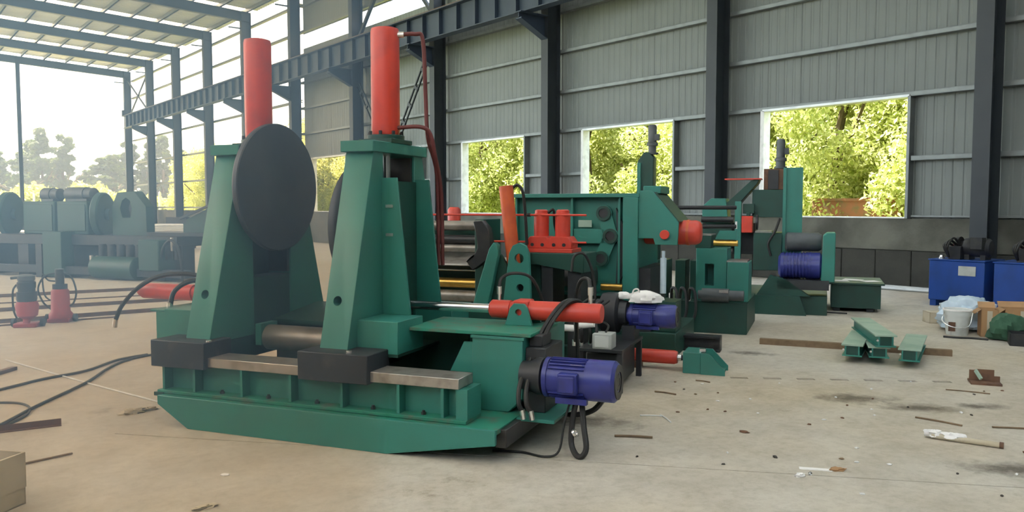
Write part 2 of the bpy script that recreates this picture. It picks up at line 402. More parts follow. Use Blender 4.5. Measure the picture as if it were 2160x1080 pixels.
# crane girder
cg = thing('crane_girder', 'long dark blue crane runway girder with web stiffeners on column corbels', 'girder', (15.25, cy(-1), 7.31), line=False, kind='structure')
GL = 63.4-cy(-1)
part('web', MB().box(-.01, .01, 0, GL, .03, .85), 'crane', cg)
part('bottom_flange', MB().box(-.16, .16, 0, GL, 0, .03), 'crane', cg)
part('top_flange', MB().box(-.22, .22, 0, GL, .85, .88), 'crane', cg)
part('crane_rail', MB().box(-.035, .035, 0, GL, .88, .98).box(-.06, .06, 0, GL, .88, .90), 'rust', cg)
stm = MB().box(-.15, -.01, -.008, .008, .03, .85).mesh('stiffener', 'crane')
y = .4
while y < GL:
    o = link('stiffener', stm, cg); o.location = (0, y, 0); y += 1.0
part('end_stop', MB().box(-.2, .2, GL-.2, GL, .88, 1.3).box(-.03, .03, GL-.1, GL-.04, 1.3, 1.9), 'crane', cg)

# roof
ce = struct('ceiling', MB().box(RIDGE_X-.15, RIDGE_X+.15, YN, YF, 11.75+SLOPE*(XC-RIDGE_X)+.52, 11.75+SLOPE*(XC-RIDGE_X)+.56), 'galv', 'pitched sheet roof on rafters and purlins')
def rz(x): return EAVE+SLOPE*((XC-x) if x > RIDGE_X else (XC-RIDGE_X)-(RIDGE_X-x))
raf = MB()
for x0, x1 in ((XC+.2, RIDGE_X), (RIDGE_X, XL)):
    z0, z1 = rz(min(x0, XC+.2)), rz(x1)
    raf.prism([(x0, z0-.35), (x0, z0+.15), (x1, z1+.15), (x1, z1-.35)], 'y', -.008, .008)
    for q in (-.35, .13): raf.prism([(x0, z0+q), (x0, z0+q+.02), (x1, z1+q+.02), (x1, z1+q)], 'y', -.12, .12)
rafm = raf.mesh('rafter', 'column')
for k in range(KN, KF+1):
    o = link('rafter', rafm, ce); o.location = (0, cy(k), 0)
x = XC+.1
while x > XL:
    z = rz(x)+.17
    part('purlin', MB().box(x-.035, x+.035, YN, YF, z, z+.2).box(x-.035, x+.06, YN, YF, z, z+.012), 'girt', ce); x -= 1.40
def roof_sheet(x0, x1, wid, d=.03, pitch=.3):
    n = max(1, round(wid/pitch)); prof = []
    for i in range(n):
        a = wid*i/n; p = wid/n; prof += [(a, 0), (a+p*.6, 0), (a+p*.7, -d), (a+p*.9, -d)]
    prof.append((wid, 0)); m = len(prof); mb = MB(); z0, z1 = rz(x0)+.40, rz(x1)+.40
    for dz in (0, .02):
        mb.add([(x0, y, z0+h+dz) for y, h in prof]+[(x1, y, z1+h+dz) for y, h in prof], [(i, i+1, m+i+1, m+i) for i in range(m-1)])
    return mb
SKW = .9
rs = {(s): (roof_sheet(a, b, YS-SKW).mesh('roof_sheet', 'roof', 0, (0, 0, 0), 15), roof_sheet(a, b, SKW).mesh('skylight_sheet', 'skylight', 0, (0, 0, 0), 15)) for s, a, b in (('r', XW+.3, RIDGE_X), ('l', RIDGE_X, XL-.3))}
for k in range(KN, KF):
    for s in 'rl':
        o = link('skylight_sheet', rs[s][1], ce); o.location = (0, cy(k)+.12, 0)
        o = link('roof_sheet', rs[s][0], ce); o.location = (0, cy(k)+SKW+.12, 0)
# far gable: open, with wind posts and a top beam
for n_, x in enumerate((9.1, 2.0, -5.0)):
    o = link('gable_post', hsec(.25, .2, rz(x)).mesh('gable_post', 'column')); o.location = (x, YF, 0)
    tag(o, ['slim steel post standing in the open far gable', 'slim gable post hidden at the left', 'slim gable post far left out of frame'][n_], 'post', None, 'structure')
# unseen left side, its openings shaped for the light; closed gable behind the camera
wl = struct('wall_left', MB().box(XL-.3, XL, YN, YF, 0, 1.45).box(XL-.2, XL-.1, YN, cy(2), 1.45, 5.5).box(XL-.2, XL-.1, YN, -8., 5.5, EAVE+.2), 'wall', 'left wall out of frame, with a clerestory opening and open far end shaped for the light')
wb = struct('wall_back', MB().box(XL-.3, XW+.3, YN-.3, YN-.1, 0, 12.4), 'wall', 'closed end wall behind the camera')

# ================================================================== OUTSIDE
gr = struct('ground', MB().box(-400, 400, -150, 600, -.5, -.32), 'grass', 'sunlit dry grass outside the hall')
def foliage(seed, clumps, nleaf, size, R_, H_, base, mat):
    rg = np.random.default_rng(seed)
    cl = []
    while len(cl) < clumps:
        p = rg.uniform(-1, 1, 3)
        if (p**2).sum() < 1 and (p**2).sum() > .15: cl.append(p)
    cl = np.array(cl)*np.array([R_, R_, H_/2])*.85+np.array([0, 0, base+H_/2])
    idx = rg.integers(0, clumps, nleaf); d = rg.normal(size=(nleaf, 3)); d /= np.linalg.norm(d, axis=1)[:, None]
    c = cl[idx]+d*(rg.uniform(.2, 1, (nleaf, 1))**.5)*R_*.34
    a = rg.normal(size=(nleaf, 3)); a /= np.linalg.norm(a, axis=1)[:, None]
    b = np.cross(a, rg.normal(size=(nleaf, 3))); b /= np.linalg.norm(b, axis=1)[:, None]
    s = (size*rg.uniform(.6, 1.35, (nleaf, 1)))
    v = np.stack([c-a*s, c-b*s*.45, c+a*s, c+b*s*.45], 1).reshape(-1, 3)
    me = bpy.data.meshes.new('foliage'); me.from_pydata(v.tolist(), [], np.arange(nleaf*4).reshape(-1, 4).tolist()); me.materials.append(MT[mat])
    return me
def trunk(h, r, seed):
    rnd = random.Random(seed); mb = MB(); mb.tube([(0, 0, -.4), (rnd.uniform(-.1, .1), rnd.uniform(-.1, .1), h*.5), (rnd.uniform(-.3, .3), rnd.uniform(-.3, .3), h)], r, 8)
    for i in range(5):
        a = rnd.uniform(0, 6.3); z = h*rnd.uniform(.35, .8); l = h*.35
        mb.tube([(0, 0, z), (math.cos(a)*l*.5, math.sin(a)*l*.5, z+l*.4), (math.cos(a)*l, math.sin(a)*l, z+l*.9)], r*.4, 6)
    return mb.mesh('trunk', 'bark')
FV = [foliage(s, 60, 30000, .085, 2.5, 8.2, -.1, 'leaf') for s in (1, 2, 3)]
TV = [trunk(6., .12, s) for s in (1, 2, 3)]
def tree(name, x, y, fm, tm, sc, rot, label, cat='tree', group=None):
    o = bpy.data.objects.new(name, None); COL.objects.link(o); o.location = (x, y, -.32); o.scale = sc; o.rotation_euler = (0, 0, rot)
    tag(o, label, cat, group)
    link('foliage', fm, o); link('trunk', tm, o)
near = [(23.4, 9.5), (23.7, 13.2), (23.2, 16.8), (24.2, 20.0), (23.0, 23.6), (24.6, 27.3), (23.2, 31.0), (24.5, 35.0), (23.4, 39.2), (24.6, 43.6), (23.2, 48.0), (24.4, 52.8), (23.6, 58), (24.8, 64), (23.6, 71), (24.8, 79)]
for i, (x, y) in enumerate(near):
    tree('leafy_tree', x, y, FV[i % 3], TV[i % 3], (1, 1, random.uniform(.9, 1.1)), i*1.3,
         'sunlit yellow-green leafy tree outside the window wall, %s of the row' % ((ORD+['twelfth', 'thirteenth', 'fourteenth', 'fifteenth', 'sixteenth'])[i]), 'tree', 'trees along the window wall')
for i in range(12):
    tree('leafy_tree', 27.6+random.uniform(-.8, .8), 12+i*3.9, FV[(i+1) % 3], TV[i % 3], (1.25, 1.25, 1.25), i*2.1, 'taller leafy tree in the second row behind the windows', 'tree', 'second row of trees outside the windows')
FP = [foliage(s, 46, 6000, .34, 1.7, 16., .6, 'leaf_far') for s in (11, 12, 13)]
TP = trunk(9., .2, 9)
k_ = 0
for row, (yy, n_) in enumerate(((175, 24), (205, 20))):
    for i in range(n_):
        t = i/(n_-1); x = -24+t*86+random.uniform(-1.5, 1.5)
        tree('poplar', x*yy/175, yy+random.uniform(-6, 6), FP[k_ % 3], TP, (1.35, 1.35, random.uniform(.68, 1.1)), k_*1.7,
             'hazy tall poplar in the far tree line beyond the open gable', 'tree', 'poplars of the far tree line'); k_ += 1
FB = [foliage(s, 24, 2500, .28, 2.6, 4.2, 0, 'leaf') for s in (21, 22)]
TB = trunk(2., .08, 4)
for i in range(16):
    t = i/15
    tree('shrub', -14+t*44+random.uniform(-1, 1), 104+random.uniform(-4, 5), FB[i % 2], TB, (1.2, 1.2, random.uniform(.7, 1.1)), i*2.2, 'bright green shrub in the hedge beyond the open gable', 'shrub', 'hedge shrubs beyond the gable')
pm = MB().box(-.09, .09, -.09, .09, -.32, 2.9).prism([(-.09, 2.9), (.09, 2.9), (0, 3.02)], 'y', -.09, .09).mesh('fence_post', 'post')
for i in range(9):
    o = link('fence_post', pm); o.location = (21.0-.9*i, 76+i*2.2, 0); tag(o, 'pale concrete fence post outside the open bays', 'post', 'concrete fence posts outside')
solo('garden_wall', MB().box(0, .3, 0, 2.6, -.32, 1.85).box(-.03, .33, 0, 2.6, 1.85, 1.93), 'brickred', 'red clay wall partly hidden by leaves behind the right window', 'wall', (22.3, 10.6, 0), line=False)

# ================================================================== DECOILER (foreground machine)
dm = thing('decoiler', 'large green decoiler with two red-topped towers in the foreground', 'machine', (0, 0, 0))
VC = 1.0
sp = [(-.29, .238), (2.54, .238), (2.54, .14), (1.73, 0), (0, 0), (-.29, .17)]
part('side_plate', MB().prism(sp, 'y', 0, .03), 'green', dm, .003)
part('side_plate', MB().prism(sp, 'y', 1.97, 2.0), 'green', dm, .003)
part('deck_plate', MB().box(-.29, 2.54, .03, 1.97, .205, .235), 'green_dusty', dm)
for u in (.3, 1.1, 1.9): part('cross_beam', MB().box(u-.05, u+.05, .03, 1.97, .06, .205), 'green_shaded', dm)
part('end_bar', MB().box(2.5, 2.58, .10, 1.9, .10, .225), 'blackmetal', dm, .004)
part('end_bar', MB().box(-.38, -.29, .06, .12, .215, .245).box(-.31, -.27, .10, 1.9, .10, .22), 'green_shaded', dm)
ribs_u = (-.33, -.03, .42, .86, 1.30, 1.76, 2.10)
for v0, s in ((.09, 1), (1.91, -1)):
    a, b = sorted((v0, v0+.24*s)); wv = v0+.10*s
    part('bottom_flange', MB().box(-.36, 2.30, a-.015, b, .238, .262), 'green_dusty', dm, .002)
    part('web', MB().box(-.34, 2.29, min(wv, wv+.02*s), max(wv, wv+.02*s), .262, .467), 'green', dm)
    for u in ribs_u: part('rib', MB().box(u, u+.022, min(v0+.012*s, wv), max(v0+.012*s, wv), .262, .467), 'green', dm)
    part('end_plate', MB().box(2.215, 2.30, a+.01, b, .262, .467), 'green', dm)
    part('slide_bar', MB().box(-.40, 2.24, a, b, .467, .54), 'steel', dm, .004)
    for u in (.22, .65, 1.08, 1.55, 1.95):
        part('bolt', MB().lathe((u, v0+.05*s, .262), (u, v0+.05*s, .30), [(0, .018), (.018, .018), (.018, .011), (.03, .011)], 6), 'blackmetal', dm)

def tower(cu, side, disc_z):
    """cu: tower centre; side=+1: disc on the u+ face, gussets outside"""
    h = .12
    def leg(m):   # m mirrors front to rear
        q = [(.20, .62), (.60, 2.12), (.745, 2.12), (.745, .62)]
        return [((p if m > 0 else 2*VC-p), z) for p, z in q]
    tw = part('tower', MB().prism(leg(1), 'x', cu-h, cu+h).prism(leg(-1), 'x', cu-h, cu+h), 'green', dm, .004)
    hole = MB().cyl((cu+(-.02 if side < 0 else .0), .1, 1.0), (cu+(-.02 if side < 0 else .0), .55, 1.0), .036, n=20)
    cut(tw, hole)
    part('cross_plate', MB().box(cu-h+.02, cu+h-.02, .74, 1.26, .62, 1.10), 'green_shaded', tw)
    part('skirt_plate', MB().box(cu-h+.01, cu+h-.01, .36, 1.64, .44, .62), 'green_shaded', tw)
    part('cap_plate', MB().box(cu-h-.025, cu+h+.025, .555, 1.445, 2.115, 2.20), 'green', tw, .005)
    part('cylinder_flange', MB().box(cu-.15, cu+.15, VC-.17, VC+.17, 2.20, 2.235).cyl((cu, VC, 2.235), (cu, VC, 2.27), .15, n=24), 'green_shaded', tw, .003)
    for a in range(8):
        an = a*math.pi/4+.2; x, yv = cu+.135*math.cos(an), VC+.135*math.sin(an)
        part('bolt', MB().cyl((x, yv, 2.27), (x, yv, 2.30), .014, n=6), 'blackmetal', tw)
    part('slide_shoe', MB().box(cu-.26-.06*side, cu+.26-.06*side+(.06 if side < 0 else 0), .045, .36, .452, .66), 'shoe', tw, .006)
    part('slide_shoe', MB().box(cu-.26, cu+.26, 1.64, 1.955, .452, .66), 'shoe', tw, .006)
    part('shoe_bolt', MB().cyl((cu+.19, .12, .66), (cu+.19, .12, .672), .022, n=8), 'silver', tw)
    # guide rails and the carriage that carries the disc
    for vv in (.745, 1.225): part('guide_rail', MB().box(cu-.10, cu+.10, vv, vv+.03, 1.12, 2.10), 'blackmetal', tw)
    part('carriage', MB().box(cu-.13, cu+.13, .785, 1.215, disc_z-.30, disc_z+.22).box(cu-.10, cu+.10, .80, 1.20, disc_z+.22, disc_z+.26), 'green_shaded', tw, .01)
    part('piston_rod', MB().cyl((cu, VC, disc_z+.2), (cu, VC, 2.14), .035, n=20), 'chrome', tw)
    f0, f1 = cu+side*.125, cu+side*.205
    r = .545; t = abs(f1-f0)
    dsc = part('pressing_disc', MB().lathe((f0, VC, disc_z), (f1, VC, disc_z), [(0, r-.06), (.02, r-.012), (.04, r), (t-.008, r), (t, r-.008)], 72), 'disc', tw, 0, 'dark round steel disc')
    part('disc_hub', MB().lathe((cu, VC, disc_z), (f0, VC, disc_z), [(0, .16), (abs(f0-cu), .16)], 32), 'blackmetal', dsc)
    # gussets on the side away from the disc
    for vv in (.72, 1.26):
        part('gusset', MB().prism([(cu-side*h, 1.92), (cu-side*(h+.13), 1.92), (cu-side*(h+.24), .86), (cu-side*h, .86)], 'y', vv, vv+.022), 'green', tw, .002)
    part('back_plate', MB().prism([(.745, .86), (.745, 1.9), (1.255, 1.9), (1.255, .86)], 'x', cu-side*(h+.01)-.008, cu-side*(h+.01)+.008), 'green_shaded', tw)
    a, b = sorted((cu-side*h, cu-side*(h+.34)))
    part('foot_box', MB().box(a, b, .34, .74, .62, .86), 'green', tw, .004)
    part('foot_box', MB().box(a, b, 1.26, 1.66, .62, .86), 'green', tw, .004)
    part('foot_plate', MB().box(a, b, .34, 1.66, .60, .62), 'green_shaded', tw)
    # upright lift cylinder
    lc = part('lift_cylinder', MB().lathe((cu, VC, 2.27), (cu, VC, 3.12), [(0, .108), (.05, .115), (.82, .115), (.85, .109)], 40), 'red', tw, 0, 'red upright hydraulic cylinder')
    part('cylinder_cap', MB().lathe((cu, VC, 3.115), (cu, VC, 3.13), [(0, .09), (.012, .085)], 28), 'red', lc)
    return tw
t1 = tower(-.07, 1, 1.86)
t2 = tower(1.18, -1, 1.53)
for z in (1.70, 1.48): part('tag_plate', MB().box(1.335, 1.40, .712, .719, z-.012, z+.012), 'silver', t2)
# red-brown pipes of the right cylinder
part('pipe', MB().tube([(1.28, VC+.02, 3.07), (1.42, VC+.06, 3.075), (1.47, VC+.1, 3.03), (1.48, VC+.12, 2.6), (1.49, VC+.14, 2.25), (1.47, VC+.34, 1.95), (1.45, VC+.40, 1.2)], .017, 10), 'copper', t2)
part('pipe', MB().tube([(1.29, VC, 2.33), (1.47, VC+.04, 2.335), (1.54, VC+.08, 2.28), (1.555, VC+.14, 2.1), (1.50, VC+.36, 1.8), (1.48, VC+.42, 1.2)], .017, 10), 'copper', t2)
part('pipe_fitting', MB().cyl((1.29, VC+.02, 3.07), (1.34, VC+.03, 3.07), .026, n=10), 'silver', t2)
# roller between the towers, rear plates
part('bottom_roller', MB().lathe((.08, .80, .60), (1.40, .80, .60), [(0, .06), (.08, .06), (.08, .105), (1.24, .105), (1.24, .06), (1.32, .06)], 36), 'roller', dm, 0, 'dull grey steel roller lying between the towers')
part('roller_bracket', MB().prism([(.70, .54), (.92, .54), (.92, .72), (.70, .72)], 'x', .09, .15), 'green', dm, .003)
part('cover_plate', MB().prism([(.95, .70), (1.62, .78), (1.62, .81), (.95, .73)], 'x', .08, 1.0), 'green_shaded', dm)
part('rear_panel', MB().box(-.30, 2.14, 1.60, 1.63, .235, .80), 'green_shaded', dm)
part('inner_panel', MB().box(.06, 1.9, 1.02, 1.045, .235, .70), 'green_shaded', dm)
part('roller_bracket', MB().prism([(.66, .54), (.94, .54), (.94, .74), (.66, .74)], 'x', 1.40, 1.46), 'blackmetal', dm, .003)
# right table and end box with the push cylinder
part('table_plate', MB().box(1.62, 2.60, .52, 1.14, .775, .80), 'green_dusty', dm, .003)
part('end_box', MB().prism([(2.16, .235), (2.44, .235), (2.545, .34), (2.545, .775), (2.16, .775)], 'y', .50, 1.50), 'green', dm, .005)
part('end_box_rim', MB().box(2.15, 2.56, .49, 1.51, .757, .775), 'green', dm)
part('gusset', MB().prism([(2.16, .50), (2.16, .72), (2.09, .72), (1.98, .50)], 'y', .51, .53), 'green', dm)
pc = part('push_cylinder', MB().lathe((2.10, VC, .905), (2.99, VC, .905), [(0, .055), (.015, .07), (.17, .07), (.17, .06), (.24, .06), (.24, .074), (.875, .074), (.89, .066)], 36), 'red', dm, 0, 'bright red horizontal hydraulic cylinder')
part('piston_rod', MB().cyl((1.40, VC, .905), (2.11, VC, .905), .036, n=24), 'chrome', pc)
for vv in (.885, 1.085):
    br = part('trunnion_bracket', MB().prism([(2.26, .80), (2.48, .80), (2.44, .93), (2.415, .965), (2.33, .965), (2.30, .93)], 'y', vv, vv+.03), 'green', dm, .004)
    cut(br, MB().cyl((2.37, vv-.05, .90), (2.37, vv+.08, .90), .026, n=16))
part('trunnion', MB().box(2.31, 2.43, .915, 1.085, .84, .985), 'red', pc, .01)
part('hose_fitting', MB().cyl((2.17, VC, .97), (2.17, VC, 1.02), .014, n=8).cyl((2.17, VC, 1.02), (2.17, VC, 1.08), .02, n=8), 'silver', pc)
part('hose_fitting', MB().cyl((2.90, VC, .97), (2.90, VC, 1.04), .016, n=8).cyl((2.90, VC, 1.04), (2.90, VC, 1.10), .022, n=8), 'silver', pc)
part('hose', MB().tube([(2.17, VC, 1.07), (2.18, VC+.02, 1.14), (2.26, VC+.06, 1.18), (2.38, VC+.12, 1.15), (2.44, VC+.2, 1.0), (2.45, VC+.3, .8)], .013), 'rubber', pc)
part('hose', MB().tube([(2.90, VC, 1.09), (2.87, VC+.05, 1.15), (2.80, VC+.1, 1.14), (2.74, VC+.18, 1.02), (2.72, VC+.25, .8), (2.72, VC+.3, .5)], .016), 'rubber', pc)
for q, dx in enumerate((0, .035)):
    part('hose', MB().tube([(2.80+dx, 1.10, .92), (2.76+dx, 1.02, .99), (2.70+dx, .90, .97), (2.62+dx, .76, .82), (2.585+dx*1.3, .58, .64), (2.575+dx*1.5, .38, .48), (2.585+dx*1.6, .32, .36), (2.605+dx*1.8, .33, .30)], .017), 'rubber', pc)
    part('hose_fitting', MB().cyl((2.605+dx*1.8, .33, .31), (2.615+dx*1.8, .335, .245), .02, n=8), 'silver', pc)
# motor on its side plate
part('motor_plate', MB().box(2.545, 2.82, .38, 1.45, .215, .24), 'green', dm, .003)
part('valve_block', MB().box(2.55, 2.70, .55, .95, .24, .70).box(2.56, 2.66, .6, .8, .70, .78), 'black', dm, .006)
def motor(root, u0, u1, v, z, r, mat, box_side=-1):
    mo = part('pump_motor', MB().lathe((u0, v, z), (u1, v, z), [(0, r*.62), (.03, r*.62), (.03, r*.98), (.06, r*.98), (.06, r*.9), ((u1-u0)*.62, r*.9), ((u1-u0)*.62, r), ((u1-u0)*.96, r), (u1-u0, r*.86)], 40), mat, root, 0, 'blue electric motor')
    for a in range(28):
        an = a*2*math.pi/28
        if abs(math.cos(an)) > .86 and math.cos(an)*1 < 0: continue
        c, s_ = math.cos(an), math.sin(an)
        p = Vector((u0+.07, v+c*r*.9, z+s_*r*.9)); q = Vector((u0+(u1-u0)*.6, v+c*r*.9, z+s_*r*.9))
        nrm = Vector((0, c, s_)); tg = Vector((0, -s_, c))*.004
        part('cooling_fin', MB().add([p-tg, p+tg, p+tg+nrm*r*.1, p-tg+nrm*r*.1, q-tg, q+tg, q+tg+nrm*r*.1, q-tg+nrm*r*.1],
             [(0,1,2,3),(7,6,5,4),(0,4,5,1),(1,5,6,2),(2,6,7,3),(3,7,4,0)]), mat, mo)
    um = u0+(u1-u0)*.42
    part('terminal_box', MB().box(um-.065, um+.065, v-r-.045, v-r*.8, z-.075, z+.065).box(um-.055, um+.055, v-r-.06, v-r-.045, z-.06, z+.05), mat, mo, .006)
    part('fan_grille', MB().ring((u1-.004, v, z), (u1+.008, v, z), r*.84, r*.5, 32).ring((u1-.004, v, z), (u1+.004, v, z), r*.4, r*.2, 24).cyl((u1-.02, v, z), (u1+.002, v, z), r*.2, n=16), 'blackmetal', mo)
    part('name_plate', MB().box(um+.0, um+.08, v-r*.62, v-r*.56, z+r*.76, z+r*.80), 'silver', mo)
    part('motor_foot', MB().box(um-.1, um+.12, v-r*.8, v-r*.5, z-r*1.08, z-r*.8).box(um-.1, um+.12, v+r*.5, v+r*.8, z-r*1.08, z-r*.8), mat, mo)
    return mo
motor(dm, 2.70, 3.235, .50, .515, .142, 'blue_motor')
part('bell_housing', MB().lathe((2.55, .50, .515), (2.71, .50, .515), [(0, .10), (.05, .10), (.12, .13), (.16, .13)], 28), 'black', dm)
part('hose', MB().tube([(2.95, .48, .38), (2.93, .46, .25), (2.93, .42, .10), (2.97, .38, .03), (3.02, .36, .02), (3.05, .37, .08), (3.02, .42, .2), (2.98, .5, .36)], .02), 'rubber', dm)
part('hose', MB().tube([(3.12, .6, .38), (3.0, .7, .25), (2.8, .8, .18), (2.6, .9, .2)], .02), 'rubber', dm)
part('cable', MB().tube([(2.92, .46, .40), (2.88, .42, .22), (2.86, .36, .04), (2.78, .3, .012), (2.6, .34, .012), (2.4, .3, .012)], .008), 'rubber', dm)
part('cable_tie', MB().ring((2.955, .40, .16), (2.97, .40, .17), .03, .022, 10), 'silver', dm)
# left table box with its cylinder
part('end_box', MB().box(-.70, -.32, .42, 1.58, .50, .82), 'green', dm, .005)
lp = part('push_cylinder', MB().lathe((-1.45, VC, .915), (-.56, VC, .915), [(0, .05), (.05, .072), (.64, .074), (.64, .06), (.72, .06), (.72, .07), (.89, .07)], 36), 'red', dm, 0, 'red horizontal hydraulic cylinder on the left side')
part('piston_rod', MB().cyl((-.60, VC, .915), (-.19, VC, .915), .036, n=24), 'chrome', lp)
part('table_plate', MB().box(-.76, -.32, .42, 1.58, .82, .838), 'green', dm, .003)
for vv in (.885, 1.085): part('trunnion_bracket', MB().prism([(-.74, .838), (-.52, .838), (-.57, .975), (-.69, .975)], 'y', vv, vv+.03), 'green', dm, .004)
part('hose', MB().tube([(-.66, VC, .97), (-.70, VC, 1.06), (-.90, VC-.05, 1.09), (-1.15, VC-.08, 1.06), (-1.38, VC-.1, .95), (-1.56, VC-.12, .78), (-1.645, VC-.12, .64)], .02), 'rubber', lp)
part('hose_fitting', MB().cyl((-1.645, VC-.12, .65), (-1.66, VC-.12, .57), .024, n=8), 'silver', lp)
part('hose', MB().tube([(-.46, VC-.1, 1.0), (-.55, VC-.3, 1.06), (-.66, VC-.4, .98), (-.70, VC-.42, .84)], .02), 'rubber', lp)
part('hose', MB().tube([(-.55, VC-.05, 1.02), (-.42, VC-.15, 1.10), (-.34, VC-.2, 1.0), (-.33, VC-.2, .85)], .02), 'rubber', lp)
part('hose_fitting', MB().cyl((-.70, VC-.42, .88), (-.70, VC-.42, .838), .026, n=8), 'silver', lp)

# ================================================================== COIL OPENER (rollers, arms, red pots)
co = thing('coil_opener', 'shaded green coil opener with rollers and an orange tilting cylinder behind the decoiler', 'machine', (1.2, 3.2, 0))
part('base_beam', MB().box(-.5, 2.5, 2.75, 2.9, 0, .14), 'green_shaded', co, .004)
part('base_beam', MB().box(-.5, 2.5, 3.75, 3.9, 0, .14), 'green_shaded', co, .004)
pl = part('bracket_plate', MB().prism([(1.38, .14), (1.52, 1.22), (1.56, 1.30), (1.63, 1.33), (1.70, 1.30), (1.735, 1.22), (1.78, .14)], 'y', 2.88, 2.93), 'green', co, .004)
cut(pl, MB().cyl((1.63, 2.8, 1.17), (1.63, 3.0, 1.17), .05, n=20)); cut(pl, MB().cyl((1.64, 2.8, .87), (1.64, 3.0, .87), .04, n=20))
part('bracket_plate', MB().prism([(1.38, .14), (1.52, 1.22), (1.56, 1.30), (1.63, 1.33), (1.70, 1.30), (1.735, 1.22), (1.78, .14)], 'y', 3.22, 3.27), 'green_shaded', co, .004)
part('support_arm', MB().prism([(1.02, .14), (1.08, .60), (1.29, 1.26), (1.34, 1.33), (1.38, 1.30), (1.39, 1.2), (1.26, .60), (1.22, .14)], 'y', 2.90, 3.0), 'green', co, .006)
part('support_arm', MB().prism([(1.22, .14), (1.26, .60), (1.39, 1.2), (1.46, 1.1), (1.46, .14)], 'y', 2.97, 3.02), 'green_shaded', co)
oc = part('tilt_cylinder', MB().lathe((1.53, 3.05, .90), (1.42, 3.05, 1.91), [(0, .05), (.1, .05), (.1, .07), (.98, .074), (1.016, .072)], 28), 'orange', co, 0, 'orange tilted hydraulic cylinder')
part('cylinder_eye', MB().cyl((1.53, 2.98, .86), (1.53, 3.12, .86), .06, n=20), 'blackmetal', oc)
part('hose', MB().tube([(1.47, 3.08, 1.88), (1.53, 3.1, 1.92), (1.59, 3.1, 1.84), (1.61, 3.12, 1.6), (1.62, 3.14, 1.3)], .016), 'rubber', oc)
part('hook_arm', MB().prism([(1.09, 1.54), (1.19, 1.55), (1.26, 1.47), (1.29, 1.30), (1.24, 1.14), (1.13, 1.06), (1.08, 1.03), (1.01, 1.12), (1.09, 1.17), (1.14, 1.27), (1.12, 1.42)], 'y', 2.95, 3.06), 'blackmetal', co, .006)
part('hook_plate', MB().prism([(1.015, 1.115), (1.045, 1.15), (1.10, 1.19), (1.07, 1.17)], 'y', 2.93, 3.07).box(1.10, 1.17, 2.96, 3.05, 1.54, 1.553), 'silver', co)
for i, (z, r, mt, nm) in enumerate(((1.485, .055, 'roller', 'pinch_roller'), (1.33, .05, 'blackmetal', 'pinch_roller'), (1.235, .045, 'roller', 'pinch_roller'), (.99, .012, 'chrome', 'tie_rod'), (.845, .055, 'gold', 'brass_shaft'), (.70, .065, 'roller', 'drive_roller'))):
    part(nm, MB().lathe((-.45, 3.4, z), (1.02, 3.4, z), [(0, r*.6), (.05, r*.6), (.05, r), (1.42, r), (1.42, r*.6), (1.47, r*.6)], 24), mt, co)
part('feed_table', MB().prism([(3.22, 1.05), (3.22, 1.07), (3.7, 1.18), (3.7, 1.16)], 'x', -.4, 1.0), 'steel', co, .002)
part('roller_frame', MB().box(1.0, 1.10, 3.2, 3.7, .14, 1.56), 'green_shaded', co, .006)
part('roller_frame', MB().box(-.52, -.42, 3.2, 3.7, .14, 1.56), 'green_shaded', co, .006)
part('back_plate', MB().box(-.42, 1.0, 3.66, 3.70, .14, 1.45), 'green_shaded', co)
part('red_pot', MB().lathe((.56, 3.62, 1.46), (.56, 3.62, 1.69), [(0, .075), (.2, .075), (.23, .05)], 24), 'red', co)
for z, a in ((1.608, .42), (1.325, 1.10)):
    part('red_pipe', MB().cyl((a, 3.22, z), (2.24, 3.22, z), .011, n=10), 'red', co)
part('pipe_clip', MB().ring((1.60, 3.22, 1.608), (1.63, 3.22, 1.608), .02, .012, 10), 'black', co)
part('valve_box', MB().prism([(1.76, 1.10), (2.26, 1.02), (2.26, 1.22), (1.60, 1.22), (1.60, 1.10)], 'y', 3.05, 3.55), 'green_shaded', co, .006)
part('box_leg', MB().box(1.80, 1.92, 3.1, 3.5, .14, 1.08), 'black', co)
part('box_leg', MB().box(2.08, 2.22, 3.1, 3.5, .14, 1.04), 'black', co)
pp = part('pot_base', MB().box(1.61, 2.12, 3.12, 3.46, 1.22, 1.262), 'red', co, .004)
for u in (1.73, 1.965):
    pt = part('red_pot', MB().lathe((u, 3.29, 1.38), (u, 3.29, 1.665), [(0, .08), (.24, .08), (.245, .07), (.275, .068), (.285, .05)], 28), 'red', co, 0, 'red upright pot-shaped cylinder')
    part('pot_foot', MB().prism([(u-.115, 1.262), (u+.13, 1.262), (u+.13, 1.33), (u+.09, 1.385), (u-.09, 1.385), (u-.115, 1.35)], 'y', 3.17, 3.41), 'red', pt, .006)
    for dx in (-.06, .05): part('hole_disc', MB().cyl((u+dx, 3.160, 1.30), (u+dx, 3.175, 1.30), .018, n=12), 'black', pt)  # black discs on the foot give the dark inside of bolt holes
part('hose', MB().tube([(1.80, 3.29, 1.63), (1.86, 3.3, 1.66), (1.86, 3.34, 1.5), (1.90, 3.4, 1.3)], .015), 'rubber', co)
part('hose', MB().tube([(2.18, 2.9, 1.05), (2.2, 2.92, 1.2), (2.3, 2.95, 1.22), (2.38, 3.0, 1.0), (2.4, 3.0, .7)], .014), 'rubber', co)

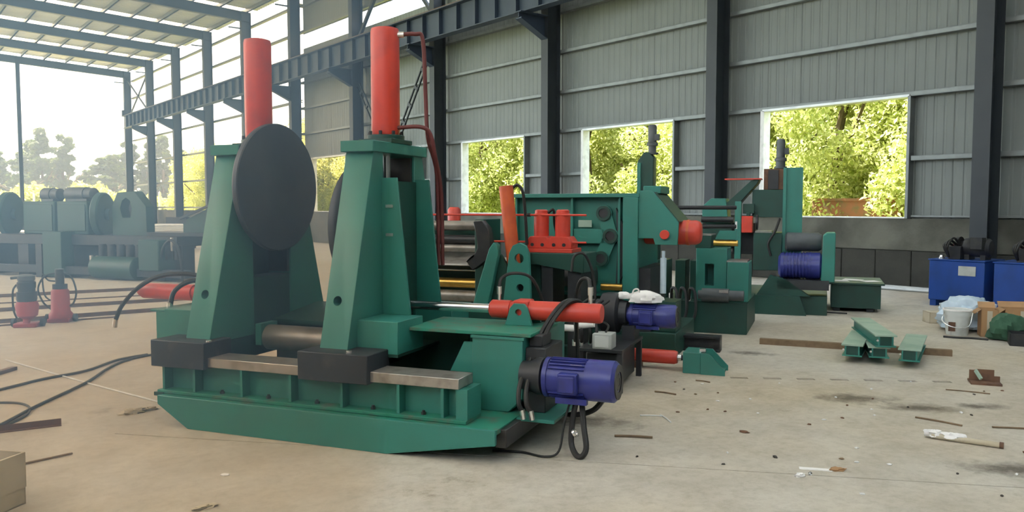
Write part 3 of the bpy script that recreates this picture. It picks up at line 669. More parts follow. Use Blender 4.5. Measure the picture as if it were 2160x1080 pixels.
# ================================================================== STRAIGHTENING MACHINE
sm = thing('straightening_machine', 'big green straightening machine with ribbed side panel, links and red cylinder end', 'machine', (2.0, 4.6, 0))
part('base_frame', MB().box(1.0, 3.0, 4.2, 5.6, 0, .28), 'green_shaded', sm, .006)
part('body', MB().box(1.08, 2.42, 4.34, 5.4, .28, 1.80), 'green_shaded', sm)
part('side_panel', MB().box(1.08, 2.42, 4.31, 4.34, .70, 1.80), 'green', sm)
part('top_flange', MB().box(1.06, 2.58, 4.18, 5.4, 1.80, 1.845), 'green', sm, .004)
part('bottom_flange', MB().box(1.06, 2.42, 4.20, 4.34, .67, .70), 'green', sm)
for u in (1.08, 1.77, 2.33): part('panel_rib', MB().box(u, u+.025, 4.22, 4.31, .70, 1.80), 'green', sm)
part('side_column', MB().box(2.40, 2.57, 4.16, 5.35, .28, 1.80), 'green', sm, .004)
ck = [(2.57, 1.34), (2.57, 1.875), (2.72, 1.875), (3.02, 1.52), (3.01, 1.27), (2.76, 1.27), (2.74, 1.34)]
for v in (4.19, 4.95): part('cheek_plate', MB().prism(ck, 'y', v, v+.04), 'green', sm, .004)
part('cheek_bridge', MB().prism([(2.70, 1.86), (2.74, 1.86), (3.02, 1.53), (2.98, 1.50)], 'y', 4.23, 4.95), 'green_shaded', sm)
part('hinge_pin', MB().cyl((2.87, 4.15, 1.385), (2.87, 4.25, 1.385), .052, n=28), 'red', sm, .004)
rc = part('tilt_cylinder', MB().lathe((2.58, 4.55, 1.40), (3.22, 4.55, 1.40), [(0, .13), (.02, .14), (.58, .14), (.62, .125), (.64, .10)], 36), 'red', sm, 0, 'red cylinder end beside the cheek plate')
part('cylinder_band', MB().ring((3.06, 4.55, 1.40), (3.09, 4.55, 1.40), .146, .139, 32), 'orange', rc)
# swing links, black discs standing in for the dark of their holes
lk = MB()
for (a, b) in (((2.16, 1.62), (2.24, 1.36)), ((2.24, 1.36), (2.13, 1.10))):
    lk.bar((a[0], 4.25, a[1]), (b[0], 4.25, b[1]), .17, .04) if False else lk.prism([(a[0]-.085, a[1]), (a[0]+.085, a[1]), (b[0]+.085, b[1]), (b[0]-.085, b[1])], 'y', 4.235, 4.27)
for c in ((2.16, 1.62), (2.24, 1.36), (2.13, 1.10)): lk.cyl((c[0], 4.23, c[1]), (c[0], 4.275, c[1]), .095, n=24)
part('swing_link', lk, 'green', sm)
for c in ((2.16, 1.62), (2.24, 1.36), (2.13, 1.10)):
    part('link_ring', MB().ring((c[0], 4.205, c[1]), (c[0], 4.235, c[1]), .085, .055, 24), 'green_shaded', sm)
    part('link_hole_disc', MB().cyl((c[0], 4.215, c[1]), (c[0], 4.235, c[1]), .055, n=20), 'black', sm)
part('link_shadow', MB().prism([(2.30, 1.68), (2.40, 1.45), (2.40, .95), (2.30, .72), (2.32, 1.2)], 'y', 4.24, 4.30), 'black', sm)  # black shape stands in for the shadow beside the links
part('ram_beam', MB().box(1.80, 2.18, 4.235, 4.275, 1.27, 1.44), 'green', sm, .004)
part('name_label', MB().box(1.86, 2.02, 4.228, 4.236, 1.46, 1.54), 'pale_green', sm)
# screw jack with grey motor
part('jack_post', MB().prism([(2.49, 1.845), (2.67, 1.845), (2.67, 2.26), (2.62, 2.32), (2.56, 2.32), (2.49, 2.22)], 'y', 4.5, 4.68), 'green_shaded', sm, .004)
part('post_strip', MB().box(2.49, 2.53, 4.47, 4.5, 1.845, 2.2), 'green', sm)
jm = part('jack_motor', MB().lathe((2.64, 4.59, 2.30), (2.64, 4.59, 2.64), [(0, .07), (.02, .07), (.02, .045), (.1, .045), (.1, .065), (.13, .065), (.14, .05), (.32, .05), (.34, .04)], 24), 'greycast', sm)
part('terminal_box', MB().box(2.67, 2.72, 4.55, 4.63, 2.46, 2.53), 'greycast', jm)
part('top_box', MB().box(2.58, 2.78, 4.4, 4.95, 1.845, 1.93), 'green', sm, .006)
part('brass_shaft', MB().cyl((2.15, 4.18, .78), (2.40, 4.18, .78), .04, n=20), 'gold', sm)
part('dark_roller', MB().cyl((1.2, 4.1, .9), (2.1, 4.1, .9), .12, n=24), 'blackmetal', sm)
part('lower_column', MB().box(2.57, 2.70, 4.25, 5.2, .28, 1.0), 'black', sm)
part('valve_manifold', MB().box(2.72, 2.98, 4.3, 4.7, .28, .62), 'green_shaded', sm, .006)
part('gauge_glass', MB().cyl((2.84, 4.28, .72), (2.84, 4.28, 1.12), .035, n=14).cyl((2.84, 4.28, 1.12), (2.84, 4.28, 1.2), .02, n=10), 'plastic', sm)

# ================================================================== PUMP STATION
ps = thing('pump_station', 'hydraulic pump station with blue motor and black bell housing on a dark stand', 'pump', (2.75, 2.8, 0))
part('stand_top', MB().box(2.42, 2.84, 2.30, 3.20, .37, .40), 'black', ps, .003)
for u in (2.45, 2.81):
    for v in (2.34, 3.16): part('stand_leg', MB().box(u-.025, u+.025, v-.025, v+.025, 0, .37), 'black', ps)
part('bell_housing', MB().lathe((2.42, 3.0, .65), (2.73, 3.0, .65), [(0, .13), (.04, .13), (.06, .19), (.12, .20), (.22, .20), (.24, .13), (.31, .12)], 32), 'black', ps)
motor(ps, 2.73, 3.21, 3.0, .635, .115, 'blue_motor')
part('motor_cradle', MB().box(2.70, 2.82, 2.88, 3.12, .40, .54), 'black', ps)
part('junction_box', MB().box(2.56, 2.74, 2.30, 2.48, .40, .54), 'greybox', ps, .006)
part('box_lid', MB().box(2.585, 2.715, 2.29, 2.30, .42, .52), 'bucket', ps)
part('filter_canister', MB().cyl((2.38, 2.40, .585), (2.56, 2.38, .615), .028, n=16), 'white', ps)
part('filter_canister', MB().cyl((2.22, 2.42, .56), (2.36, 2.42, .56), .032, n=16), 'white', ps)
for i, (u, dv) in enumerate(((2.36, 0), (2.42, .03), (2.50, .05), (2.56, .02))):
    part('hose', MB().tube([(u, 2.4+dv, .42), (u+.02, 2.38, .55), (u-.02, 2.5, .72), (u+.05, 2.7, .8)], .016), 'rubber', ps)
    part('hose_fitting', MB().cyl((u, 2.4+dv, .40), (u, 2.4+dv, .46), .022, n=8), 'silver', ps)
part('oil_tank', MB().box(2.46, 2.78, 2.45, 3.1, .05, .34), 'black', ps, .01)
part('cable', MB().tube([(2.66, 2.4, .54), (2.68, 2.42, .6), (2.6, 2.5, .62), (2.5, 2.6, .56)], .010), 'rubber', ps)
solo('cloth_bag', MB().blob((0, 0, .03), .17, .11, .085, 3, .22).tube([(-.12, -.05, .06), (-.10, -.06, .12), (-.06, -.06, .13), (-.04, -.05, .08)], .008), 'white', 'crumpled white cloth bag lying on the blue pump motor', 'bag', (2.90, 3.0, .765))
solo('plastic_packet', MB().blob((0, 0, .02), .07, .06, .05, 5, .25), 'white', 'small white and red packet beside the cloth bag', 'packet', (2.68, 3.0, .79))

# floor ram with foot bracket
fr = thing('floor_ram', 'red hydraulic ram lying on the floor with a green foot bracket', 'cylinder', (3.0, 3.6, 0))
part('ram_body', MB().lathe((2.60, 3.62, .125), (3.12, 3.62, .125), [(0, .05), (.03, .072), (.49, .072), (.52, .06)], 32), 'red', fr)
part('ram_collar', MB().cyl((3.12, 3.62, .125), (3.16, 3.62, .125), .035, n=16), 'silver', fr)
part('ram_rod', MB().cyl((3.16, 3.62, .125), (3.24, 3.62, .125), .028, n=16), 'blackmetal', fr)
part('saddle', MB().box(2.66, 2.74, 3.54, 3.70, 0, .07), 'rust', fr)
part('foot_bracket', MB().box(3.20, 3.38, 3.45, 3.78, 0, .215), 'green', fr, .005)
part('foot_wedge', MB().prism([(3.38, 0), (3.62, 0), (3.62, .05), (3.46, .215), (3.38, .215)], 'y', 3.44, 3.46).prism([(3.38, 0), (3.62, 0), (3.62, .05), (3.46, .215), (3.38, .215)], 'y', 3.74, 3.76).box(3.38, 3.60, 3.46, 3.74, 0, .03), 'green', fr)
part('oil_cup', MB().box(3.36, 3.42, 3.5, 3.56, .215, .25), 'silver', fr)
solo('steel_beam', MB().box(-.34, .34, -.1, .1, 0, .02).box(-.34, .34, -.1, .1, .16, .18).box(-.34, .34, -.012, .012, .02, .16).box(-.34, -.32, -.1, .1, .02, .16).box(.32, .34, -.1, .1, .02, .16), 'blackmetal', 'short black steel beam lying behind the red floor ram', 'beam', (3.08, 4.85, 0))

# ================================================================== ROLLER LEVELLER (between)
rl = thing('roller_leveller', 'shaded green roller leveller stand with brass shaft between the two tall machines', 'machine', (3.1, 6.7, 0))
part('base_frame', MB().box(2.2, 3.6, 6.2, 7.6, 0, .42), 'green_shaded', rl, .006)
bk = part('bearing_block', MB().box(2.90, 3.31, 6.4, 6.9, .42, 1.13), 'green', rl, .006)
cut(bk, MB().box(3.02, 3.14, 6.3, 6.7, .62, .92))
part('block_cap', MB().box(2.88, 3.10, 6.4, 6.9, 1.13, 1.30), 'green_shaded', rl, .006)
part('block_top', MB().box(2.88, 3.10, 6.4, 6.9, 1.30, 1.315), 'steel', rl)
ckp = part('cheek_plate', MB().prism([(3.14, 1.25), (3.20, 1.37), (3.42, 1.37), (3.42, 1.25)], 'y', 6.46, 6.5), 'green', rl)
part('brass_shaft', MB().cyl((3.12, 6.5, 1.20), (3.44, 6.5, 1.20), .042, n=20), 'gold', rl)
part('gear_box', MB().box(3.32, 3.60, 6.35, 6.85, .42, .95), 'green', rl, .006)
part('box_top', MB().box(3.31, 3.58, 6.36, 6.8, .95, .97), 'steel', rl)
gm_ = part('gear_motor', MB().lathe((2.97, 6.15, .52), (3.56, 6.15, .52), [(0, .06), (.05, .06), (.05, .09), (.4, .09), (.4, .07), (.59, .07)], 24), 'greycast', rl)
part('name_plate', MB().box(3.25, 3.37, 6.06, 6.07, .56, .60), 'silver', gm_)
for u in (2.35, 2.6, 2.8):
    part('bearing_block', MB().box(u, u+.14, 6.5, 6.9, .42, .95), 'green_shaded', rl, .006)
for u in (2.6, 2.72, 2.84):
    part('hose', MB().tube([(u, 6.2, .42), (u+.03, 6.1, .6), (u+.1, 6.05, .55), (u+.12, 6.0, .3), (u+.05, 6.0, .1)], .02), 'rubber', rl)
    part('valve', MB().cyl((u, 6.2, .42), (u, 6.2, .52), .03, n=10), 'silver', rl)
part('guide_rod', MB().cyl((2.2, 6.9, 1.68), (3.3, 7.6, 1.68), .03, n=14), 'black', rl)
part('guide_rod', MB().cyl((2.2, 6.9, 1.40), (3.3, 7.6, 1.40), .03, n=14), 'black', rl)
part('rod_stand', MB().box(2.15, 2.30, 6.8, 7.0, .42, 1.75), 'green_shaded', rl)

# ================================================================== SHEAR WITH TALL COLUMN
sh = thing('shear_machine', 'tall green shearing machine with grey top motor before the large window', 'machine', (3.9, 9.0, 0))
part('base_frame', MB().box(3.0, 4.6, 8.6, 10.2, 0, .30), 'green_shaded', sh, .006)
part('tall_column', MB().box(3.92, 4.18, 9.0, 9.5, .30, 2.32), 'green', sh, .006)
part('column_flange', MB().box(3.90, 3.95, 8.96, 9.0, .30, 2.32).box(4.15, 4.20, 8.96, 9.0, .30, 2.32), 'green', sh)
part('head_box', MB().box(3.59, 3.92, 9.1, 9.5, 1.97, 2.31), 'rust', sh, .004)
part('recess_shade', MB().box(3.66, 3.82, 9.08, 9.1, 1.98, 2.29), 'black', sh)  # flat black plate painted as the dark of a recess
part('body', MB().box(3.42, 3.92, 9.05, 9.8, 1.52, 1.97), 'green_shaded', sh, .006)
tm_ = part('top_motor', MB().lathe((3.84, 9.25, 2.32), (3.84, 9.25, 2.80), [(0, .10), (.03, .10), (.03, .075), (.12, .075), (.12, .095), (.16, .095), (.18, .07), (.44, .07), (.48, .055)], 24), 'greycast', sh)
part('terminal_box', MB().box(3.90, 3.97, 9.2, 9.3, 2.55, 2.65), 'greycast', tm_)
part('slanted_guide', MB().prism([(3.0, 1.64), (3.02, 1.76), (3.40, 2.12), (3.53, 2.16), (3.50, 2.08), (3.14, 1.66)], 'y', 9.0, 9.5), 'green_shaded', sh, .004)
part('guide_block', MB().prism([(2.62, 1.42), (2.62, 1.70), (2.76, 1.83), (3.0, 1.83), (3.05, 1.42)], 'y', 9.0, 9.5), 'green', sh, .006)
part('red_bar', MB().box(2.98, 3.56, 8.95, 9.3, 2.135, 2.155), 'red', sh)
part('front_post', MB().box(3.16, 3.26, 8.9, 9.0, .30, 1.78), 'green', sh, .004)
part('red_block', MB().box(3.27, 3.44, 8.88, 9.1, 1.27, 1.54), 'red', sh, .006)
part('lower_block', MB().box(3.46, 3.90, 8.9, 9.6, .66, 1.27), 'green_shaded', sh, .006)
part('block_top', MB().box(3.48, 3.74, 8.95, 9.3, 1.27, 1.30), 'steel', sh)
part('cross_beam', MB().box(2.60, 3.46, 9.2, 9.5, .90, 1.42), 'black', sh)
part('brace_foot', MB().prism([(3.55, .30), (3.75, .62), (4.0, .55), (4.35, .30)], 'y', 8.5, 8.6).prism([(3.4, 0), (4.3, 0), (4.2, .30), (3.5, .30)], 'y', 8.45, 8.6), 'green_shaded', sh)
part('drive_motor', MB().lathe((3.86, 8.8, .76), (4.52, 8.8, .76), [(0, .14), (.04, .2), (.40, .2), (.42, .21), (.62, .21), (.66, .17)], 32), 'blue_motor', sh, 0, 'blue ribbed drive motor')
for i in range(9): part('cooling_fin', MB().ring((3.93+i*.05, 8.8, .76), (3.945+i*.05, 8.8, .76), .215, .195, 28), 'blue_motor', sh)
part('upper_motor', MB().lathe((3.95, 8.95, 1.13), (4.5, 8.95, 1.13), [(0, .11), (.03, .15), (.5, .15), (.55, .12)], 28), 'greycast', sh)
part('belt_guard', MB().prism([(4.50, .52), (4.52, 1.24), (4.58, 1.29), (4.70, 1.29), (4.70, .52)], 'y', 8.55, 9.15), 'green', sh, .012)
for i, (z, r) in enumerate(((1.48, .05), (1.10, .06), (.96, .05))): part('feed_roller', MB().cyl((2.62, 8.92, z), (3.14, 8.92, z), r, n=18), 'blackmetal', sh)
part('side_plate', MB().prism([(2.58, .30), (2.58, 1.30), (2.70, 1.42), (3.10, 1.42), (3.10, .30)], 'y', 9.02, 9.06), 'green_shaded', sh, .004)
part('hand_wheel', MB().ring((3.50, 8.86, 1.44), (3.53, 8.86, 1.44), .12, .10, 24).bar((3.515, 8.86, 1.33), (3.515, 8.86, 1.55), .015, .015).bar((3.515, 8.75, 1.44), (3.515, 8.97, 1.44), .015, .015), 'blackmetal', sh)
part('clamp_head', MB().box(3.28, 3.46, 8.95, 9.25, 1.58, 1.74).box(3.34, 3.40, 8.9, 9.0, 1.50, 1.60), 'green_shaded', sh, .006)
part('hose', MB().tube([(3.86, 8.9, 1.5), (3.8, 8.8, 1.3), (3.7, 8.8, 1.1), (3.74, 8.82, .9)], .02), 'rubber', sh)
part('white_tag', MB().box(3.17, 3.20, 8.885, 8.90, 1.33, 1.45), 'white', sh)
part('motor_bed', MB().box(3.86, 4.62, 8.5, 9.1, .40, .55), 'black', sh)
pf = thing('steel_platform', 'low shaded green steel box platform with papers beside the shear', 'platform', (4.9, 9.6, 0))
part('top_plate', MB().box(4.62, 5.45, 9.2, 10.4, .44, .47), 'green_shaded', pf, .003)
part('box_body', MB().box(4.66, 5.40, 9.24, 10.36, .06, .44), 'green_shaded', pf, .006)
part('skid', MB().box(4.7, 4.8, 9.3, 10.3, 0, .06).box(5.2, 5.3, 9.3, 10.3, 0, .06), 'black', pf)
for i, (u, v, a) in enumerate(((4.78, 9.5, .2), (5.0, 9.75, -.3), (5.25, 9.55, .6))):
    solo('paper_sheet', MB().add([(-.15, -.1, .004), (.15, -.1, .0), (.15, .1, .006), (-.15, .1, .012), (-.15, -.1, .002), (.15, -.1, -.002), (.15, .1, .004), (-.15, .1, .010)], [(0,1,2,3),(7,6,5,4),(0,4,5,1),(1,5,6,2),(2,6,7,3),(3,7,4,0)]),
         'white', ['white sheet nearest the belt guard on the green platform', 'white sheet in the middle of the green platform', 'white sheet at the right end of the green platform'][i], 'paper', (u, v, .474), 'loose sheets on the platform', rot=a)

# ================================================================== BLUE TANKS at the wall (hall frame)
def tank(y0, y1, label, plate):
    t = thing('hydraulic_tank', label, 'tank', (14.3, y0, 0), 'blue hydraulic tanks by the wall', line=False); d = y1-y0
    part('tank_body', MB().box(0, .8, 0, d, .10, .78), 'blue_tank', t, .012)
    part('lid', MB().box(-.015, .815, -.015, d+.015, .78, .80), 'blue_tank', t, .004)
    for a in (.03, d-.13): part('leg', MB().box(.0, .8, a, a+.1, 0, .10), 'blue_tank', t)
    if plate:
        part('name_plate', MB().box(-.012, 0, .13, .40, .54, .70), 'greybox', t)
        part('filler_cap', MB().lathe((.2, d-.12, .80), (.2, d-.12, .86), [(0, .05), (.03, .05), (.03, .035), (.06, .03)], 14), 'silver', t)
    m_ = part('pump_motor', MB().lathe((.4, .05, 1.0), (.4, d-.25, 1.0), [(0, .12), (.04, .16), (d*.45, .16), (d*.45, .12), (d*.55, .10), (d*.55, .18), (d*.6, .18), (d*.6, .09), (d-.3, .08)], 28), 'blackmetal', t)
    part('motor_box', MB().box(.12, .3, .1, .28, .98, 1.18), 'blackmetal', m_, .006)
    part('motor_feet', MB().box(.28, .52, .1, .18, .80, .88).box(.28, .52, d*.4, d*.4+.08, .80, .88), 'blackmetal', m_)
    part('valve_block', MB().box(.15, .5, d*.5, d*.72, .80, 1.02), 'blackmetal', t, .006)
    part('copper_pipe', MB().tube([(.2, d*.72, .80), (.2, d*.72, .98), (.24, d*.66, 1.05)], .018), 'copper', t)
    for i in range(3): part('hose', MB().tube([(.3, d*.55+i*.05, 1.0), (.1, d*.6+i*.05, 1.16-.04*i), (-.02, d*.66+i*.03, 1.02), (.12, d*.7, .84)], .02), 'rubber', t)
tank(5.36, 6.24, 'blue hydraulic tank with grey name plate standing before the wall column', True)
tank(4.22, 5.22, 'blue hydraulic tank at the right edge, without a name plate', False)

# ================================================================== FLOOR THINGS, RIGHT
solo('timber_strip', MB().box(-1.05, 1.05, -.04, .04, 0, .07), 'wood', 'long flat brown timber strip under the green channels', 'timber', (4.86, 5.53, 0), rot=R(-2))
def channel(org, rot, length, label, h=.13, pitch=0.):
    t = thing('steel_channel', label, 'channel', org, 'pale green steel channels on the floor'); t.rotation_euler = (pitch, 0, R(-60)+rot); OFF[t] = (0, 0, 0)
    part('top_plate', MB().box(-.11, .11, 0, length, h-.018, h), 'pale_green', t, .003)
    part('web', MB().box(-.075, -.06, .005, length-.005, .015, h-.018).box(.06, .075, .005, length-.005, .015, h-.018), 'green', t)
    part('bottom_plate', MB().box(-.10, .10, 0, length, 0, .015), 'green', t)
    part('end_plate', MB().box(-.06, .06, .02, .03, .015, h-.018), 'green_shaded', t)
    part('bolt', MB().cyl((-.085, -.012, h*.55), (-.085, .01, h*.55), .012, n=8), 'silver', t)
    return t
channel((4.83, 4.62, .075), R(-7), 1.12, 'pale green channel beam on the timber, leftmost of the pile')
channel((5.10, 4.62, .075), R(2), 1.10, 'green channel beam lying under the slanting one', .12)
channel((5.16, 4.58, .202), R(8), 1.40, 'pale green channel beam lying askew on top of the pile', .13)
channel((5.38, 4.52, .075), R(-9), 1.15, 'pale green channel beam on the timber, rightmost of the pile')
ab = thing('angle_offcut', 'rusty brown steel offcut lying alone right of the floor slots', 'steel offcut', (5.99, 3.98, 0))
part('flat', MB().box(5.86, 6.12, 3.90, 4.12, 0, .02), 'rust', ab)
part('upright', MB().prism([(5.86, .02), (6.12, .02), (6.12, .07), (6.07, .07), (6.07, .13), (5.93, .13), (5.90, .12), (5.86, .12)], 'y', 4.02, 4.04), 'rust', ab)
part('cut_edge', MB().bar((5.91, 4.015, .12), (5.95, 3.95, .05), .02, .03), 'pale_green', ab)
bkt = thing('bucket', 'white plastic bucket with a gap in its side, in front of the plastic sheet', 'bucket', (6.20, 7.25, 0))
part('bucket_body', MB().lathe((6.20, 7.25, .0), (6.20, 7.25, .34), [(0, .125), (.01, .13), (.26, .155), (.26, .165), (.30, .168), (.335, .17)], 28), 'bucket', bkt)
part('bucket_rim', MB().ring((6.20, 7.25, .325), (6.20, 7.25, .345), .178, .160, 28), 'white', bkt)
part('handle', MB().tube([(6.04, 7.2, .30), (6.0, 7.06, .2), (6.12, 7.0, .13), (6.3, 7.04, .14), (6.37, 7.2, .30)], .006), 'silver', bkt)
part('dark_cut', MB().box(6.08, 6.16, 7.105, 7.13, .06, .18), 'rust', bkt)
solo('plastic_sheet', MB().blob((0, 0, .15), .36, .26, .32, 11, .3, 26, 16), 'plastic', 'heap of pale blue plastic sheeting behind the white bucket', 'plastic sheet', (6.38, 7.75, 0))
def carton(org, sx, sy, sz, mat, label, rot=0., open_=True):
    t = thing('carton', label, 'carton', org, 'cartons by the blue tanks'); t.rotation_euler = (0, 0, R(-60)+rot); OFF[t] = (0, 0, 0)
    mb = MB().box(-sx/2, sx/2, -sy/2, -sy/2+.008, 0, sz).box(-sx/2, sx/2, sy/2-.008, sy/2, 0, sz).box(-sx/2, -sx/2+.008, -sy/2, sy/2, 0, sz).box(sx/2-.008, sx/2, -sy/2, sy/2, 0, sz).box(-sx/2, sx/2, -sy/2, sy/2, 0, .008)
    part('box_walls', mb, mat, t)
    if open_:
        part('flap', MB().bar((-sx/2, -sy/2, sz), (-sx/2-.06, -sy/2, sz+.02), .001, .001).add([(-sx/2, -sy/2, sz), (-sx/2, sy/2, sz), (-sx/2-.08, sy/2, sz-.06), (-sx/2-.08, -sy/2, sz-.06), (-sx/2+.006, -sy/2, sz), (-sx/2+.006, sy/2, sz), (-sx/2-.074, sy/2, sz-.062), (-sx/2-.074, -sy/2, sz-.062)], [(0,1,2,3),(7,6,5,4),(0,4,5,1),(1,5,6,2),(2,6,7,3),(3,7,4,0)]), mat, t)
        part('flap', MB().add([(-sx/2, sy/2, sz), (sx/2, sy/2, sz), (sx/2, sy/2+.06, sz+.07), (-sx/2, sy/2+.06, sz+.07), (-sx/2, sy/2+.006, sz), (sx/2, sy/2+.006, sz), (sx/2, sy/2+.066, sz+.07), (-sx/2, sy/2+.066, sz+.07)], [(0,1,2,3),(7,6,5,4),(0,4,5,1),(1,5,6,2),(2,6,7,3),(3,7,4,0)]), mat, t)
    else: part('lid', MB().box(-sx/2, sx/2, -sy/2, sy/2, sz-.008, sz), mat, t)
    part('tape', MB().box(-.03, .03, -sy/2-.002, -sy/2, .02, sz-.02), 'carton_pale', t)
    return t
carton((6.56, 7.28, 0), .20, .24, .36, 'carton', 'upright brown carton right beside the white bucket')
carton((6.98, 7.62, 0), .42, .3, .34, 'carton', 'wide brown carton at the right edge behind the green netting', .1)
carton((7.36, 7.9, 0), .34, .3, .40, 'carton', 'brown carton cut off by the right picture edge', -.1)
carton((6.12, 8.42, 0), .34, .26, .16, 'carton_pale', 'flattened grey-brown carton left of the plastic sheet', .25, False)
solo('netting_heap', MB().blob((0, 0, .10), .20, .18, .24, 21, .35, 22, 14), 'greencloth', 'dark green netting heap in front of the brown cartons', 'netting', (6.72, 6.98, 0))
solo('scrap_box', MB().box(-.3, .3, -.15, .15, 0, .012).box(-.3, .3, -.15, -.138, 0, .15).box(-.3, .3, .138, .15, 0, .15).box(-.3, -.288, -.15, .15, 0, .15).box(.288, .3, -.15, .15, 0, .15), 'blackmetal', 'black metal tray at the right edge below the netting', 'tray', (6.98, 6.62, 0), rot=-.1)
solo('paper_bag', MB().blob((0, 0, .1), .13, .11, .2, 31, .3), 'white', 'white crumpled paper bag at the right picture edge', 'bag', (7.02, 7.0, .0))
solo('hose_piece', MB().tube([(-.2, 0, .012), (-.05, -.04, .012), (.12, -.02, .012), (.3, -.06, .012)], .014), 'rubber', 'black hose piece on the floor before the bucket', 'hose', (6.2, 6.92, 0))
# pipes along the wall foot
for i, (x, z, r) in enumerate(((16.35, .05, .045), (16.2, .04, .035))):
    solo('steel_pipe', MB().cyl((0, 0, z), (0, 3.2, z), r, n=14), 'galv', ['upper grey steel pipe lying along the wall foot', 'thin steel pipe lying beside the wall foot pipe'][i], 'pipe', (x, 6.4+.3*i, 0), 'pipes at the wall foot', line=False)
solo('rod_offcut', MB().tube([(-.17, .02, .012), (0, 0, .012), (.17, -.01, .012)], .012, 8), 'rubber', 'short black rod on the floor in front of the platform', 'rod', (4.73, 8.93, 0))
# tube with torn wrapping, rods and chips
tb = thing('cardboard_tube', 'pale tube with torn white wrapping lying on the right floor', 'tube', (5.47, 1.72, 0))
part('tube_body', MB().cyl((5.28, 1.76, .022), (5.70, 1.66, .022), .02, n=16), 'carton_pale', tb)
part('wrapping', MB().blob((5.29, 1.77, .03), .06, .035, .035, 41, .5).blob((5.42, 1.735, .032), .08, .03, .03, 42, .5), 'white', tb)
part('tube_end', MB().cyl((5.695, 1.662, .022), (5.72, 1.656, .022), .023, n=12), 'rust', tb)
thin = [((5.23, 2.35), (5.54, 2.20), .008, 'wood', 'thin brown stick right of the dark floor stain'),
        ((5.75, 2.24), (6.2, 2.3), .008, 'wood', 'thin stick cut off by the right picture edge'),
        ((3.10, .96), (3.37, 1.02), .010, 'wood', 'dark stick on the floor right of the blue motor'),
        ((3.10, 2.5), (3.3, 2.45), .008, 'wood', 'thin dark stick on the floor behind the blue motor'),
        ((3.38, 3.12), (3.52, 3.08), .007, 'wood', 'small dark stick in front of the green foot bracket'),
        ((5.6, 3.55), (5.95, 3.5), .006, 'wood', 'hair-thin stick below the rusty offcut'),
        ((3.3, 1.7), (3.42, 1.5), .006, 'cord', 'pale splinter on the floor right of the blue motor'),
        ((3.15, 1.62), (3.32, 1.66), .006, 'cord', 'pale straw on the floor near the blue motor')]
for a, b, r, mt, lb in thin:
    d = (b[0]-a[0], b[1]-a[1]); solo('stick', MB().tube([(0, 0, r), (d[0]*.5, d[1]*.5+.012, r), (d[0], d[1], r)], r, 6), mt, lb, 'stick', (a[0], a[1], 0), 'sticks on the floor')
def chip(u, v, s, mt, lb, seed, cat='scrap', h=.5):
    solo('floor_scrap', MB().blob((0, 0, s*h*.35), s, s*.6, s*h, seed, .45, 12, 8), mt, lb, cat, (u, v, 0), 'scraps on the floor', rot=seed*.7)
chip(4.40, .53, .035, 'white', 'white crumpled paper scrap at the floor joint', 1); chip(4.46, .60, .02, 'silver', 'shiny foil bit beside the white scrap', 2)
chip(4.233, .876, .022, 'stain', 'small black lump on the floor', 3); chip(3.983, 1.432, .04, 'rust', 'rust-red leaf-like scrap on the floor', 4, h=.25)
chip(4.62, .74, .05, 'carton', 'torn brown scrap right of the white paper', 5, h=.3); chip(3.46, 3.0, .02, 'white', 'white chip before the foot bracket', 6, h=.3)
chip(5.60, 2.66, .02, 'white', 'white chip on the dark stain', 7); chip(3.68, 2.36, .02, 'white', 'white flake on the warm floor patch', 8, h=.3)
solo('paper_strip', MB().box(-.10, .10, -.022, .022, 0, .004), 'white', 'narrow white paper strip lying flat on the floor', 'paper', (4.49, .71, 0), rot=.12)
for i in range(46):
    rnd = random.Random(100+i); u = rnd.uniform(3.2, 6.2); v = rnd.uniform(.2, 4.2)
    solo('pebble', MB().blob((0, 0, .004), rnd.uniform(.008, .018), rnd.uniform(.006, .012), .008, i, .4, 8, 6), rnd.choice(['stain', 'wood', 'rust', 'cord']), 'tiny bit of debris on the right floor', 'debris', (u, v, 0), 'tiny debris on the right floor', rot=rnd.uniform(0, 3))

# ================================================================== LEFT: FAR MACHINE LINE
fm = thing('slitting_line', 'hazy blue-green machine with round discs and two motors at the far left', 'machine', (-12.5, 9.5, 0))
part('bed', MB().box(-15.6, -9.0, 9.4, 10.6, .78, 1.02), 'blackmetal', fm, .01)
part('rail_beam', MB().box(-15.6, -8.6, 9.2, 9.4, .10, .28), 'blackmetal', fm, .006)
for u in (-15.2, -13.9, -12.35, -10.9, -9.6): part('bed_leg', MB().box(u-.18, u+.18, 9.45, 10.4, 0, .78), 'blackmetal', fm, .006)
for u0, u1 in ((-14.05, -12.98), (-12.90, -11.90)):
    part('gear_case', MB().box(u0, u1, 9.6, 10.5, 1.02, 1.82), 'green_shaded', fm, .02)
    part('case_cover', MB().box(u0+.06, u1-.06, 9.575, 9.6, 1.10, 1.74), 'green_shaded', fm, .006)
for u0, u1, z in ((-13.80, -13.20, 1.99), (-12.98, -12.08, 2.0)):
    m_ = part('motor', MB().lathe((u0, 10.0, z), (u1, 10.0, z), [(0, .12), (.05, .17), (u1-u0-.25, .17), (u1-u0-.25, .15), (u1-u0-.03, .15), (u1-u0, .11)], 28), 'greycast', fm)
    part('motor_feet', MB().box(u0+.08, u1-.12, 9.85, 10.15, 1.82, 1.88), 'greycast', m_)
for u, r in ((-14.75, .56), (-11.62, .53)):
    d_ = part('round_disc', MB().lathe((u-.06, 9.73, 1.50), (u+.12, 9.81, 1.50), [(0, r-.03), (.03, r), (.15, r), (.18, r-.03)], 48), 'green_shaded', fm)
    d_.rotation_euler = (0, 0, 0)
    part('disc_hub', MB().cyl((u+.11, 9.80, 1.5), (u+.20, 9.84, 1.5), .14, n=24), 'green_shaded', d_)
